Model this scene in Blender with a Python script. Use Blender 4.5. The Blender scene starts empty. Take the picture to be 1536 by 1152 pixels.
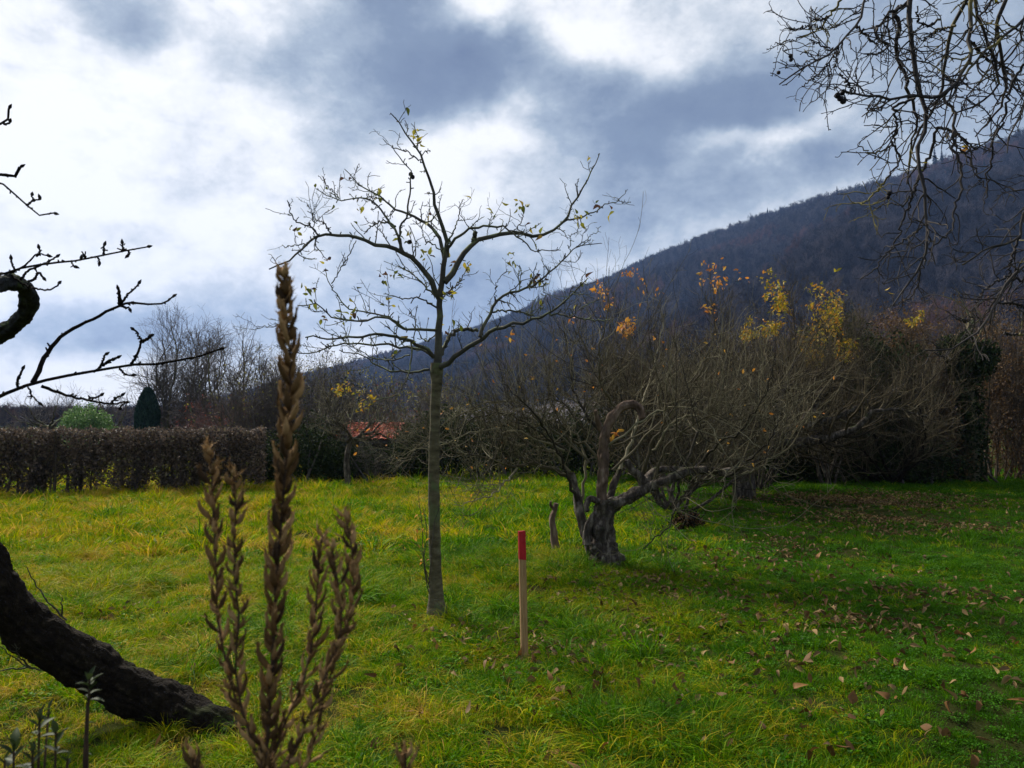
import bpy, math, random
import numpy as np
from mathutils import Vector, noise as mnoise
rng = np.random.default_rng(7); random.seed(7)
R = math.radians
sc = bpy.context.scene
COL = sc.collection

# ------------------------------------------------------------------ camera
CAM_H = 1.6
W0, H0, F0 = 1536.0, 1152.0, 1139.0
PITCH = math.atan((630 - 576) / F0)
cam_d = bpy.data.cameras.new('camera'); cam = bpy.data.objects.new('camera', cam_d); COL.objects.link(cam)
cam.location = (0, 0, CAM_H); cam.rotation_euler = (math.pi / 2 + PITCH, 0, 0)
cam_d.sensor_width = 36; cam_d.lens = 36 * F0 / W0
cam_d.clip_start = 0.05; cam_d.clip_end = 20000
cam_d.dof.use_dof = True; cam_d.dof.focus_distance = 7.5; cam_d.dof.aperture_fstop = 8.0
sc.camera = cam
sc.view_settings.view_transform = 'Standard'; sc.view_settings.look = 'None'
sc.view_settings.exposure = 0.55; sc.view_settings.gamma = 1.0
sc.cycles.max_bounces = 5; sc.cycles.diffuse_bounces = 2; sc.cycles.glossy_bounces = 2
sc.cycles.transmission_bounces = 3; sc.cycles.volume_bounces = 1; sc.cycles.transparent_max_bounces = 8
sc.cycles.volume_max_steps = 64

cp, sp = math.cos(PITCH), math.sin(PITCH)
def ray(px, py):
    x = (px - W0 / 2) / F0; u = (H0 / 2 - py) / F0
    return np.array([x, cp - u * sp, sp + u * cp])
def at(px, py, Y):
    """a point of the place, Y metres ahead of the viewpoint, seen towards (px, py)"""
    d = ray(px, py); return np.array([0, 0, CAM_H]) + d * (Y / d[1])
def azel(px, py):
    d = ray(px, py); d = d / np.linalg.norm(d)
    return math.atan2(d[0], d[1]), math.asin(d[2])

# ------------------------------------------------------------------ sun
SUN_AZ, SUN_EL = R(-40), R(42)
sun_d = bpy.data.lights.new('sun', 'SUN'); sun = bpy.data.objects.new('sun', sun_d); COL.objects.link(sun)
sun_d.energy = 5.0; sun_d.angle = R(9); sun_d.color = (1.0, 0.93, 0.82)
sv = Vector((math.sin(SUN_AZ) * math.cos(SUN_EL), math.cos(SUN_AZ) * math.cos(SUN_EL), math.sin(SUN_EL)))
sun.rotation_euler = sv.to_track_quat('Z', 'Y').to_euler(); sun.location = (-20, 20, 30)

# ------------------------------------------------------------------ node helper
class NT:
    def __init__(s, tree): s.t = tree; s.n = tree.nodes; s.l = tree.links
    def new(s, typ, **kw):
        n = s.n.new(typ)
        for k, v in kw.items():
            if k == 'ins':
                for i, x in v.items():
                    if hasattr(x, 'is_output'): s.l.new(x, n.inputs[i])
                    else: n.inputs[i].default_value = x
            else: setattr(n, k, v)
        return n
    def math(s, op, a, b=0.0, clamp=False):
        return s.new('ShaderNodeMath', operation=op, use_clamp=clamp, ins={0: a, 1: b}).outputs[0]
    def vmath(s, op, a, b=(0, 0, 0)):
        n = s.new('ShaderNodeVectorMath', operation=op, ins={0: a, 1: b}); return n.outputs[1] if op == 'LENGTH' else n.outputs[0]
    def noise(s, vec, scale, detail=4, rough=0.5, dist=0.0):
        return s.new('ShaderNodeTexNoise', ins={'Vector': vec, 'Scale': scale, 'Detail': detail, 'Roughness': rough, 'Distortion': dist})
    def ramp(s, fac, stops, interp='LINEAR'):
        n = s.new('ShaderNodeValToRGB', ins={0: fac}); e = n.color_ramp.elements; n.color_ramp.interpolation = interp
        while len(e) < len(stops): e.new(0.5)
        for i, (p, c) in enumerate(stops): e[i].position = p; e[i].color = (*c, 1)
        return n.outputs[0]
    def mix(s, fac, a, b, blend='MIX'):
        n = s.new('ShaderNodeMix', data_type='RGBA', blend_type=blend)
        for i, x in ((0, fac), (6, a), (7, b)):
            if hasattr(x, 'is_output'): s.l.new(x, n.inputs[i])
            else: n.inputs[i].default_value = x if i == 0 else (*x[:3], 1)
        return n.outputs[2]

# ------------------------------------------------------------------ world: daylight sky behind broken overcast
wd = bpy.data.worlds.new('World'); sc.world = wd; wd.use_nodes = True
w = NT(wd.node_tree); w.n.clear()
geo = w.new('ShaderNodeTexCoord').outputs['Generated']
sep = w.new('ShaderNodeSeparateXYZ', ins={0: geo})
el = w.math('ARCSINE', sep.outputs[2]); az = w.math('ARCTAN2', sep.outputs[0], sep.outputs[1])
uv = w.new('ShaderNodeCombineXYZ', ins={0: az, 1: el}).outputs[0]
warp_n = w.noise(geo, 5.0, 5, 0.55).outputs['Color']
warp = w.new('ShaderNodeVectorMath', operation='MULTIPLY', ins={0: w.vmath('SUBTRACT', warp_n, (0.5, 0.5, 0.5)), 1: (0.20, 0.16, 0)}).outputs[0]
uvw = w.vmath('ADD', uv, warp)
# cloud masses: (px, py, half width, half height, strength) ; strength > 0 darker, < 0 brighter
CL = [(520, 60, 90, 120, .5), (620, 60, 90, 130, .6), (650, 150, 120, 60, .35), (780, 95, 90, 50, .75), (730, 130, 90, 50, .3), (370, 110, 60, 50, .35), (540, 240, 70, 50, .25),
      (960, 195, 110, 55, .85), (900, 130, 70, 40, .35), (1110, 150, 90, 55, .8), (1060, 285, 150, 40, .6), (1250, 255, 110, 30, .45), (940, 320, 70, 40, .3),
      (190, 8, 90, 32, .6), (110, 480, 150, 40, .5), (330, 470, 130, 45, .4), (620, 440, 180, 70, .4), (510, 350, 90, 40, .25), (140, 345, 70, 14, .25), (280, 260, 110, 30, .2),
      (760, 480, 150, 70, .5), (860, 380, 120, 60, .25), (1430, 100, 180, 130, .42), (1270, 60, 140, 100, .3), (450, 150, 40, 120, .2),
      (720, 15, 45, 40, -.5), (760, 215, 60, 40, -.35), (650, 270, 70, 50, -.3), (1130, 212, 70, 18, -.45), (1030, 205, 40, 24, -.3), (880, 60, 50, 40, -.3), (960, 60, 70, 60, -.15),
      (150, 150, 200, 120, -.25), (60, 420, 160, 40, -.2), (60, 570, 150, 30, -.15), (420, 330, 90, 60, -.15), (640, 330, 90, 50, -.2),
      (1750, 0, 260, 260, .4), (900, -350, 700, 240, .45), (-300, -200, 300, 250, .1)]
acc = 0.19
for (px, py, hw, hh, st) in CL:
    a0, e0 = azel(px, py)
    d = w.vmath('MULTIPLY', w.vmath('SUBTRACT', uvw, (a0, e0, 0)), (F0 / hw / 1.5, F0 / hh / 1.5, 0))
    g = w.new('ShaderNodeMapRange', interpolation_type='SMOOTHERSTEP', ins={0: w.vmath('LENGTH', d), 1: 0.0, 2: 1.25, 3: st * .85, 4: 0.0}).outputs[0]
    acc = w.math('ADD', acc, g)
# behind the viewpoint the overcast is plain
back = w.new('ShaderNodeMapRange', ins={0: sep.outputs[1], 1: 0.25, 2: -0.3, 3: 0.0, 4: 0.38}).outputs[0]
acc = w.math('ADD', acc, back)
stretch = w.vmath('MULTIPLY', geo, (1, 1, 1.5))
f1 = w.math('MULTIPLY', w.math('SUBTRACT', w.noise(stretch, 4.5, 9, 0.6, 0.15).outputs[0], 0.5), 1.25)
f3 = w.math('MULTIPLY', w.math('SUBTRACT', w.noise(stretch, 32, 5, 0.6).outputs[0], 0.5), 0.3)
f2 = w.math('MULTIPLY', w.math('SUBTRACT', w.noise(stretch, 13, 8, 0.65, .1).outputs[0], 0.5), 0.85)
dens = w.math('MULTIPLY', w.math('ADD', w.math('ADD', acc, f1), w.math('ADD', f2, f3)), .62, True)
cloud = w.ramp(dens, [(0.0, (0.95, 0.955, 0.96)), (0.09, (0.85, 0.865, 0.89)), (0.22, (0.59, 0.64, 0.70)), (0.38, (0.36, 0.43, 0.52)), (0.6, (0.20, 0.26, 0.36)), (.95, (.135, .18, .28))])
sky = w.new('ShaderNodeTexSky', sky_type='NISHITA', sun_disc=False, sun_elevation=SUN_EL, sun_rotation=SUN_AZ, altitude=300)
bg_sky = w.new('ShaderNodeBackground', ins={0: sky.outputs[0], 1: 0.07}).outputs[0]
bg_cl = w.new('ShaderNodeBackground', ins={0: cloud, 1: 0.80}).outputs[0]
mixw = w.new('ShaderNodeMixShader', ins={0: 0.93, 1: bg_sky, 2: bg_cl}).outputs[0]
w.l.new(mixw, w.new('ShaderNodeOutputWorld').inputs[0])

# ------------------------------------------------------------------ materials
def material(name, stops, scale=3.0, rough=0.8, island=0.0, transl=0.0, bump=0.0, bscale=60.0, spec=0.2, coord='OBJECT', stretch=(1, 1, 1), moss=None, detail=5, plates=0.0):
    m = bpy.data.materials.new(name); m.use_nodes = True; t = NT(m.node_tree); t.n.clear()
    tc = t.new('ShaderNodeTexCoord').outputs['Object'] if coord == 'OBJECT' else t.new('ShaderNodeNewGeometry').outputs['Position']
    vec = t.vmath('MULTIPLY', tc, stretch)
    fac = t.noise(vec, scale, detail, 0.6).outputs[0]
    g = t.new('ShaderNodeNewGeometry')
    if island > 0:
        ri = g.outputs['Random Per Island']
        fac = t.math('ADD', t.math('MULTIPLY', ri, island), t.math('MULTIPLY', fac, 1 - island))
    col = t.ramp(fac, stops)
    if moss:
        mcol, lo, hi, mscale, upbias = moss
        mn = t.noise(tc, mscale, 4, 0.6).outputs[0]
        nz = t.new('ShaderNodeSeparateXYZ', ins={0: g.outputs['Normal']}).outputs[2]
        mn = t.math('ADD', mn, t.math('MULTIPLY', nz, upbias))
        col = t.mix(t.new('ShaderNodeMapRange', ins={0: mn, 1: lo, 2: hi}).outputs[0], col, mcol)
    b = t.new('ShaderNodeBsdfPrincipled', ins={'Base Color': col, 'Roughness': rough, 'Specular IOR Level': spec})
    if bump > 0:
        bn = t.noise(vec, bscale, 6, 0.65).outputs[0]
        if plates > 0:
            vv = t.vmath('ADD', t.vmath('MULTIPLY', tc, (1, 1, .45)), t.vmath('MULTIPLY', t.noise(tc, plates * .6, 3, .6).outputs['Color'], (.05, .05, .05)))
            vo = t.new('ShaderNodeTexVoronoi', feature='DISTANCE_TO_EDGE', ins={'Vector': vv, 'Scale': plates}).outputs['Distance']
            bn = t.math('ADD', t.math('MULTIPLY', bn, 1.2), t.math('MULTIPLY', t.math('MINIMUM', vo, .16), 2.0))
        bp = t.new('ShaderNodeBump', ins={'Strength': bump, 'Distance': 0.02, 'Height': bn}); t.l.new(bp.outputs[0], b.inputs['Normal'])
    out = b.outputs[0]
    if transl > 0:
        tl = t.new('ShaderNodeBsdfTranslucent', ins={0: col}).outputs[0]
        out = t.new('ShaderNodeMixShader', ins={0: transl, 1: out, 2: tl}).outputs[0]
    t.l.new(out, t.new('ShaderNodeOutputMaterial').inputs[0])
    return m

M = {}
M['bark'] = material('grey_green_bark', [(0.3, (.04, .033, .018)), (0.5, (.095, .08, .045)), (0.72, (.17, .15, .09))], 9, .9, bump=.6, bscale=45, stretch=(1, 1, 2.5), moss=((.10, .13, .05), .52, .68, 6, .1))
M['twig'] = material('apple_twig_bark', [(0.3, (.03, .027, .024)), (0.6, (.07, .065, .05)), (0.8, (.13, .13, .09))], 7, .85, moss=((.12, .14, .06), .55, .7, 5, .2))
M['old_bark'] = material('old_apple_bark', [(0.3, (.02, .015, .012)), (0.5, (.065, .052, .042)), (0.66, (.20, .17, .135)), (.8, (.34, .30, .25))], 18, .95, plates=22, bump=1.0, bscale=30, stretch=(1, 1, .35), moss=((.07, .09, .03), .62, .78, 5, .1))
M['dead_wood'] = material('peeling_dead_wood', [(0.3, (.035, .023, .017)), (0.55, (.15, .10, .07)), (.75, (.34, .26, .20))], 14, .9, bump=.8, bscale=35, stretch=(1, 1, .3))
M['dark_bark'] = material('dark_damp_bark', [(0.35, (.006, .004, .003)), (0.60, (.015, .011, .007)), (.74, (.045, .034, .022)), (.82, (.16, .155, .12))], 30, .95, bump=1.0, bscale=60, plates=26, spec=.12, moss=((.035, .045, .012), .72, .9, 3.5, .22))
M['lichen_bark'] = material('lichened_dark_bark', [(0.35, (.012, .012, .014)), (0.6, (.035, .038, .04)), (.75, (.08, .09, .085))], 26, .95, bump=1.0, bscale=60, spec=.1, moss=((.07, .10, .03), .55, .72, 9, .1))
M['old_twig'] = material('lichen_grey_twig', [(0.2, (.026, .021, .013)), (0.5, (.085, .07, .038)), (0.72, (.15, .13, .075)), (0.93, (.26, .235, .15))], 4, .85, island=.75)
M['thicket_twig'] = material('olive_brown_twig', [(0.2, (.018, .014, .008)), (0.55, (.06, .046, .024)), (0.9, (.17, .14, .08))], 4, .9, island=.7)
M['walnut_twig'] = material('walnut_twig', [(0.3, (.016, .014, .016)), (0.6, (.04, .034, .03)), (0.85, (.07, .06, .045))], 3, .8, moss=((.19, .16, .045), .58, .66, 1.6, 0))
M['bg_twig'] = material('distant_twig', [(0.2, (.05, .045, .045)), (0.8, (.13, .11, .10))], 3, .9, island=.5)
M['red_twig'] = material('reddish_shrub_twig', [(0.2, (.07, .035, .03)), (0.8, (.20, .10, .08))], 3, .9, island=.6)
M['brown_twig'] = material('brown_thicket_twig', [(0.2, (.03, .024, .017)), (0.8, (.12, .09, .06))], 3, .9, island=.6)
M['yellow_leaf'] = material('yellow_autumn_leaf', [(0.15, (.12, .14, .02)), (0.5, (.42, .31, .02)), (0.85, (.42, .18, .02))], 4, .55, island=.8, transl=.4)
M['orange_leaf'] = material('orange_autumn_leaf', [(0.15, (.32, .12, .03)), (0.5, (.55, .22, .03)), (0.85, (.55, .33, .05))], 4, .55, island=.8, transl=.4)
M['apple_leaf'] = material('mottled_apple_leaf', [(0.1, (.06, .08, .015)), (0.35, (.22, .23, .03)), (0.6, (.5, .40, .04)), (0.72, (.10, .05, .03)), (.9, (.05, .03, .025))], 8, .6, island=.9, transl=.35)
M['olive_leaf'] = material('olive_small_leaf', [(0.2, (.07, .08, .02)), (0.8, (.24, .21, .05))], 3, .6, island=.8, transl=.35)
M['hedge_leaf'] = material('dry_beech_hedge_leaf', [(0.15, (.030, .026, .024)), (0.5, (.09, .068, .055)), (0.8, (.17, .12, .085)), (.95, (.10, .12, .05))], 2, .7, island=.75, transl=.25)
M['ivy_leaf'] = material('dark_ivy_leaf', [(0.2, (.012, .020, .008)), (0.7, (.03, .045, .015)), (0.95, (.06, .075, .025))], 2, .8, island=.7, spec=.06, transl=.1)
M['brown_leaf'] = material('brown_thicket_leaf', [(0.15, (.035, .028, .014)), (0.5, (.10, .055, .026)), (0.95, (.22, .14, .05))], 1.2, .7, island=.5, transl=.3)
M['red_leaf'] = material('red_shrub_leaf', [(0.2, (.10, .03, .02)), (0.8, (.30, .09, .06))], 2, .7, island=.7, transl=.3)
M['box_leaf'] = material('evergreen_bush_leaf', [(0.2, (.06, .13, .03)), (0.8, (.2, .33, .1))], 2, .5, island=.7, transl=.2)
M['thuja_leaf'] = material('dark_conifer_spray', [(0.2, (.012, .032, .026)), (0.8, (.035, .07, .05))], 2, .8, island=.7)
M['sprig_leaf'] = material('dull_green_sprig_leaf', [(0.3, (.018, .03, .009)), (0.7, (.045, .065, .02))], 12, .6, island=.4, transl=.2)
M['pod'] = material('dry_seed_capsule', [(0.2, (.045, .026, .012)), (0.45, (.15, .082, .028)), (0.85, (.46, .28, .12))], 60, .85, island=.65, transl=.1, bump=.3, bscale=220)
M['stalk'] = material('dry_dark_stalk', [(0.3, (.03, .02, .015)), (0.7, (.08, .05, .03))], 30, .85, bump=.3, bscale=200)
M['nut'] = material('blackened_walnut_husk', [(0.3, (.006, .005, .008)), (0.7, (.022, .016, .02))], 40, .7, bump=.8, bscale=120)
def wood_mat(name, c1, c2):
    return material(name, [(0.3, c1), (0.7, c2)], 14, .75, bump=.5, bscale=60, stretch=(8, 8, .5))
M['stake'] = wood_mat('raw_pine', (.24, .13, .05), (.44, .28, .13))
M['red_paint'] = material('red_marking_paint', [(0.3, (.30, .008, .012)), (0.7, (.42, .018, .022))], 18, .6, bump=.3, bscale=60)
M['litter'] = material('fallen_brown_leaf', [(0.1, (.03, .017, .005)), (0.5, (.13, .08, .03)), (0.9, (.34, .22, .09))], 10, .75, island=.6, transl=.1)
M['litter_tan'] = material('fallen_tan_leaf', [(0.2, (.09, .045, .013)), (0.8, (.28, .13, .035))], 14, .7, transl=.15, coord='POS')
M['litter_dark'] = material('fallen_dark_leaf', [(0.2, (.04, .020, .006)), (0.8, (.18, .085, .022))], 14, .7, transl=.05, coord='POS')

def grass_material(name, dry):
    m = bpy.data.materials.new(name); m.use_nodes = True; t = NT(m.node_tree); t.n.clear()
    g = t.new('ShaderNodeNewGeometry'); pos = g.outputs['Position']
    oi = t.new('ShaderNodeObjectInfo').outputs['Random']
    n1 = t.noise(pos, .9, 4, .6).outputs[0]; n2 = t.noise(pos, 3.2, 3, .6).outputs[0]
    x = t.new('ShaderNodeSeparateXYZ', ins={0: pos}).outputs[0]
    # the sward on the left is older and more straw coloured, the lawn on the right is fresher
    side = t.new('ShaderNodeMapRange', ins={0: x, 1: 2.5, 2: -4.5, 3: -.2, 4: .24}).outputs[0]
    f = t.math('ADD', t.math('MULTIPLY', t.math('SUBTRACT', n1, .5), 1.3), t.math('MULTIPLY', t.math('SUBTRACT', n2, .5), .7))
    f = t.math('ADD', t.math('ADD', f, side), t.math('MULTIPLY', t.math('SUBTRACT', oi, .5), .3))
    f = t.math('ADD', f, t.math('MULTIPLY', g.outputs['Random Per Island'], .5))
    f = t.math('ADD', f, dry)
    col = t.ramp(f, [(0.0, (.040, .125, .006)), (0.3, (.10, .235, .007)), (0.52, (.24, .31, .008)), (0.75, (.40, .33, .02)), (0.97, (.48, .31, .08))])
    h = t.math('FRACT', t.math('MULTIPLY', g.outputs['Random Per Island'], 37.7))
    val = t.new('ShaderNodeMapRange', ins={0: h, 1: 0.0, 2: 1.0, 3: .42, 4: 1.35}).outputs[0]
    col = t.new('ShaderNodeHueSaturation', ins={'Value': val, 'Saturation': 1.08, 'Color': col}).outputs[0]
    b = t.new('ShaderNodeBsdfPrincipled', ins={'Base Color': col, 'Roughness': .65, 'Specular IOR Level': .12}).outputs[0]
    tl = t.new('ShaderNodeBsdfTranslucent', ins={0: col}).outputs[0]
    t.l.new(t.new('ShaderNodeMixShader', ins={0: .35, 1: b, 2: tl}).outputs[0], t.new('ShaderNodeOutputMaterial').inputs[0])
    return m
M['grass'] = grass_material('meadow_grass_blade', 0.0)
M['clover'] = grass_material('low_meadow_herb', -.18)
M['straw'] = grass_material('dry_grass_blade', 0.38)
M['soil'] = material('mossy_soil', [(0.3, (.012, .016, .005)), (0.6, (.03, .035, .010)), (0.8, (.06, .045, .018))], 3.5, 1.0, bump=.9, bscale=25, coord='POS', spec=0.0, detail=9)
M['far_field'] = material('far_field', [(0.3, (.06, .08, .03)), (0.7, (.12, .10, .06))], .01, .95, coord='POS')
M['forest_floor'] = material('woodland_floor', [(0.3, (.028, .024, .026)), (0.7, (.055, .042, .042))], .012, .95, coord='POS', detail=8)

# ------------------------------------------------------------------ geometry buffers
class MB:
    def __init__(s): s.V = []; s.F = []; s.n = 0
    def add(s, v, f):
        v = np.asarray(v, dtype=np.float64).reshape(-1, 3); s.V.append(v); s.F.append(np.asarray(f, dtype=np.int64) + s.n); s.n += len(v)
    def tubes(s, P, Rr, S=4, cap=False, rough=0.0):
        P = np.asarray(P, float); Rr = np.asarray(Rr, float)
        if P.ndim == 2: P = P[None]; Rr = Rr[None]
        N, K, _ = P.shape
        if N == 0: return
        T = np.gradient(P, axis=1); T /= np.linalg.norm(T, axis=2, keepdims=True) + 1e-9
        u = rng.normal(size=(N, 3)); U = np.zeros_like(P)
        for k in range(K):
            u = u - (u * T[:, k]).sum(1, keepdims=True) * T[:, k]; u /= np.linalg.norm(u, axis=1, keepdims=True) + 1e-9; U[:, k] = u
        Vv = np.cross(T, U); a = np.arange(S) / S * 2 * np.pi
        rr = Rr[:, :, None] * np.ones(S)
        if rough > 0:
            rr = rr * (1 + rough * rng.normal(size=rr.shape))
        v = P[:, :, None] + rr[..., None] * (np.cos(a)[None, None, :, None] * U[:, :, None] + np.sin(a)[None, None, :, None] * Vv[:, :, None])
        idx = np.arange(N * K * S).reshape(N, K, S); nx = np.roll(idx, -1, axis=2)
        f = np.stack([idx[:, :-1], nx[:, :-1], nx[:, 1:], idx[:, 1:]], -1).reshape(-1, 4)
        s.add(v, f)
        if cap:
            for i in range(N):
                ring = v[i, -1]; c = ring.mean(0) + T[i, -1] * Rr[i, -1] * .35
                vv = np.vstack([ring, c]); j = np.arange(S)
                s.add(vv, np.stack([j, (j + 1) % S, np.full(S, S), np.full(S, S)], 1))
    def leaves(s, pos, d, nrm, size, width=.5, prof=(0, .8, 1, .6, 0), fold=.25, curl=.3):
        pos = np.asarray(pos, float); N = len(pos)
        if N == 0: return
        d = d / (np.linalg.norm(d, axis=1, keepdims=True) + 1e-9)
        sd = np.cross(d, nrm); sd /= np.linalg.norm(sd, axis=1, keepdims=True) + 1e-9
        n = np.cross(sd, d); L = np.asarray(size).reshape(-1, 1) * np.ones((N, 1))
        K = len(prof); t = np.linspace(0, 1, K); rows = []
        cu = curl * (rng.random((N, 1)) * 1.6 - .3)
        for k in range(K):
            c = pos + d * L * t[k] - n * L * cu * t[k] ** 2
            wv = L * width * .5 * prof[k]
            up = n * wv * fold * 2
            if prof[k] == 0: rows.append(np.stack([c, c, c], 1))
            else: rows.append(np.stack([c - sd * wv + up, c, c + sd * wv + up], 1))
        v = np.stack(rows, 1)                       # N,K,3,3
        idx = np.arange(N * K * 3).reshape(N, K, 3)
        f = np.concatenate([np.stack([idx[:, :-1, j], idx[:, :-1, j + 1], idx[:, 1:, j + 1], idx[:, 1:, j]], -1).reshape(-1, 4) for j in (0, 1)])
        s.add(v, f)
    def rhombs(s, pos, d, nrm, size, width=.55, fold=.2):
        s.leaves(pos, d, nrm, size, width, (0.25, 1, 0.12), fold, .25)
    def build(s, name, mat, parent=None, smooth=True):
        V = np.concatenate(s.V); F = np.concatenate(s.F)
        me = bpy.data.meshes.new(name); tri = F[:, 2] == F[:, 3]
        org = np.zeros(3)
        q = parent
        while q is not None: org = org + np.array(q.location); q = q.parent
        V = V - org
        me.vertices.add(len(V)); me.vertices.foreach_set('co', V.ravel().astype(np.float32))
        cnt = np.where(tri, 3, 4); start = np.concatenate([[0], np.cumsum(cnt)[:-1]])
        keep = np.ones(F.shape, bool); keep[tri, 3] = False
        lo = F[keep]
        me.loops.add(len(lo)); me.loops.foreach_set('vertex_index', lo.astype(np.int32))
        me.polygons.add(len(F)); me.polygons.foreach_set('loop_start', start.astype(np.int32)); me.polygons.foreach_set('loop_total', cnt.astype(np.int32))
        me.polygons.foreach_set('use_smooth', np.full(len(F), smooth))
        me.materials.append(mat if not isinstance(mat, str) else M[mat]); me.update(calc_edges=True)
        o = bpy.data.objects.new(name, me); COL.objects.link(o)
        if parent is not None: o.parent = parent
        return o

def thing(name, loc, label, cat, group=None):
    o = bpy.data.objects.new(name, None); COL.objects.link(o); o.location = tuple(float(c) for c in loc); o.empty_display_size = .2
    return tag(o, label, cat, group)
def tag(o, label=None, cat=None, group=None, kind=None):
    if label: o['label'] = label
    if cat: o['category'] = cat
    if group: o['group'] = group
    if kind: o['kind'] = kind
    return o

def nz(v): return v / (np.linalg.norm(v, axis=-1, keepdims=True) + 1e-9)
def spline(pts, K, jitter=0.0):
    p = np.asarray(pts, float)
    if len(p) == 2: p = np.vstack([p[0], (p[0] + p[1]) / 2, p[1]])
    q = np.vstack([2 * p[0] - p[1], p, 2 * p[-1] - p[-2]])
    seg = np.linalg.norm(np.diff(p[:, :3], axis=0), axis=1); cs = np.concatenate([[0], np.cumsum(seg)]); cs /= cs[-1]
    out = []
    for t in np.linspace(0, 1, K):
        i = min(max(int(np.searchsorted(cs, t, side='right')) - 1, 0), len(p) - 2); u = (t - cs[i]) / max(cs[i + 1] - cs[i], 1e-9)
        a, b, c, d = q[i], q[i + 1], q[i + 2], q[i + 3]
        out.append(.5 * ((2 * b) + (c - a) * u + (2 * a - 5 * b + 4 * c - d) * u * u + (3 * b - a - 3 * c + d) * u ** 3))
    out = np.array(out)
    if jitter: out[1:-1, :3] += rng.normal(size=(K - 2, 3)) * jitter
    return out

def limb(px_pts, Y0, Y1, r0, r1, K=18, jit=0.0, power=1.0, bend=0.0):
    """limb traced through pixel points; depth runs from Y0 to Y1 with a bow; returns (K,3),(K,)"""
    n = len(px_pts); t = np.linspace(0, 1, n)
    P = np.array([at(x, y, Y0 + (Y1 - Y0) * tt + bend * math.sin(math.pi * tt)) for (x, y), tt in zip(px_pts, t)])
    P = spline(P, K, jit); s = np.linspace(0, 1, K)
    return P, r0 + (r1 - r0) * s ** power

def grow(P, Rr, dens, L, ang=(35, 70), up=.1, wig=.2, K=5, t0=.1, rf=.6, rmax=.01, rtip=.0012, upbias=0.0, count=None, tpow=1.0):
    """children on parents; dens per metre; fully vectorised"""
    P = np.asarray(P); Rr = np.asarray(Rr); N, KP, _ = P.shape
    ln = np.linalg.norm(np.diff(P, axis=1), axis=2).sum(1); tot = count if count else int(ln.sum() * dens)
    if tot <= 0: return np.zeros((0, K, 3)), np.zeros((0, K))
    pi = rng.choice(N, tot, p=ln / ln.sum()); t = t0 + (1 - t0) * rng.random(tot) ** tpow; x = t * (KP - 1)
    i = np.minimum(x.astype(int), KP - 2); f = (x - i)[:, None]
    b = P[pi, i] * (1 - f) + P[pi, i + 1] * f; T = nz(P[pi, i + 1] - P[pi, i]); r = Rr[pi, i] * (1 - f[:, 0]) + Rr[pi, i + 1] * f[:, 0]
    q = rng.normal(size=(tot, 3)); q[:, 2] += upbias; q -= (q * T).sum(1, keepdims=True) * T; q = nz(q)
    a = np.radians(rng.uniform(*ang, tot))[:, None]; d = nz(T * np.cos(a) + q * np.sin(a))
    LL = rng.uniform(*L, tot)[:, None] * (1.15 - .6 * t[:, None]); st = LL / (K - 1)
    pts = [b]; c = b
    for k in range(K - 1):
        c = c + d * st; pts.append(c)
        d = nz(d + rng.normal(size=d.shape) * wig + np.array([0, 0, up]))
    r0 = np.minimum(r * rf, rmax); s = np.linspace(0, 1, K)
    RR = r0[:, None] * (1 - s) + np.minimum(rtip, r0)[:, None] * s
    return np.stack(pts, 1), RR
def tips(P): return P[:, -1], nz(P[:, -1] - P[:, -2])
def rnd_dir(n, up=0.0):
    v = rng.normal(size=(n, 3)); v[:, 2] += up; return nz(v)

def gh(x, y):
    x = np.asarray(x, float); y = np.asarray(y, float)
    return .035 * np.sin(x * .9 + 1.3) * np.cos(y * .7) + .025 * np.sin(x * 2.3 + y * 1.7) + .012 * np.sin(x * 5.1 - y * 4.3 + 2)
def ground(px, py=None, Y=None):
    """ground point: towards px at distance Y, or where (px, py) meets the ground"""
    if Y is None:
        d = ray(px, py); Y = CAM_H / -d[2] * d[1]
    x = (px - W0 / 2) / F0 * Y
    p = at(px, 630, Y); x = p[0]
    return np.array([x, Y, float(gh(x, Y))])

# ------------------------------------------------------------------ setting: ground
def sheet(name, xs, ys, zf, mat):
    X, Yg = np.meshgrid(xs, ys); Z = zf(X, Yg); ny, nx = X.shape
    idx = np.arange(nx * ny).reshape(ny, nx)
    f = np.stack([idx[:-1, :-1], idx[:-1, 1:], idx[1:, 1:], idx[1:, :-1]], -1).reshape(-1, 4)
    mb = MB(); mb.add(np.stack([X, Yg, Z], -1), f); o = mb.build(name, mat); return tag(o, kind='structure')
def axis_pts(lo, hi, core_lo, core_hi, step):
    c = np.arange(core_lo, core_hi, step); n = 26
    a = core_lo - np.geomspace(step, core_lo - lo, n)[::-1]; b = core_hi + np.geomspace(step, hi - core_hi, n)
    return np.concatenate([a, c, b])
def gz(X, Y):
    fade = np.clip(1 - (np.hypot(X, Y - 12) - 22) / 20, 0, 1); return gh(X, Y) * fade
sheet('ground', axis_pts(-1850, 1850, -20, 20, .25), axis_pts(-600, 1850, -3, 26, .25), gz, 'soil')

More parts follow.
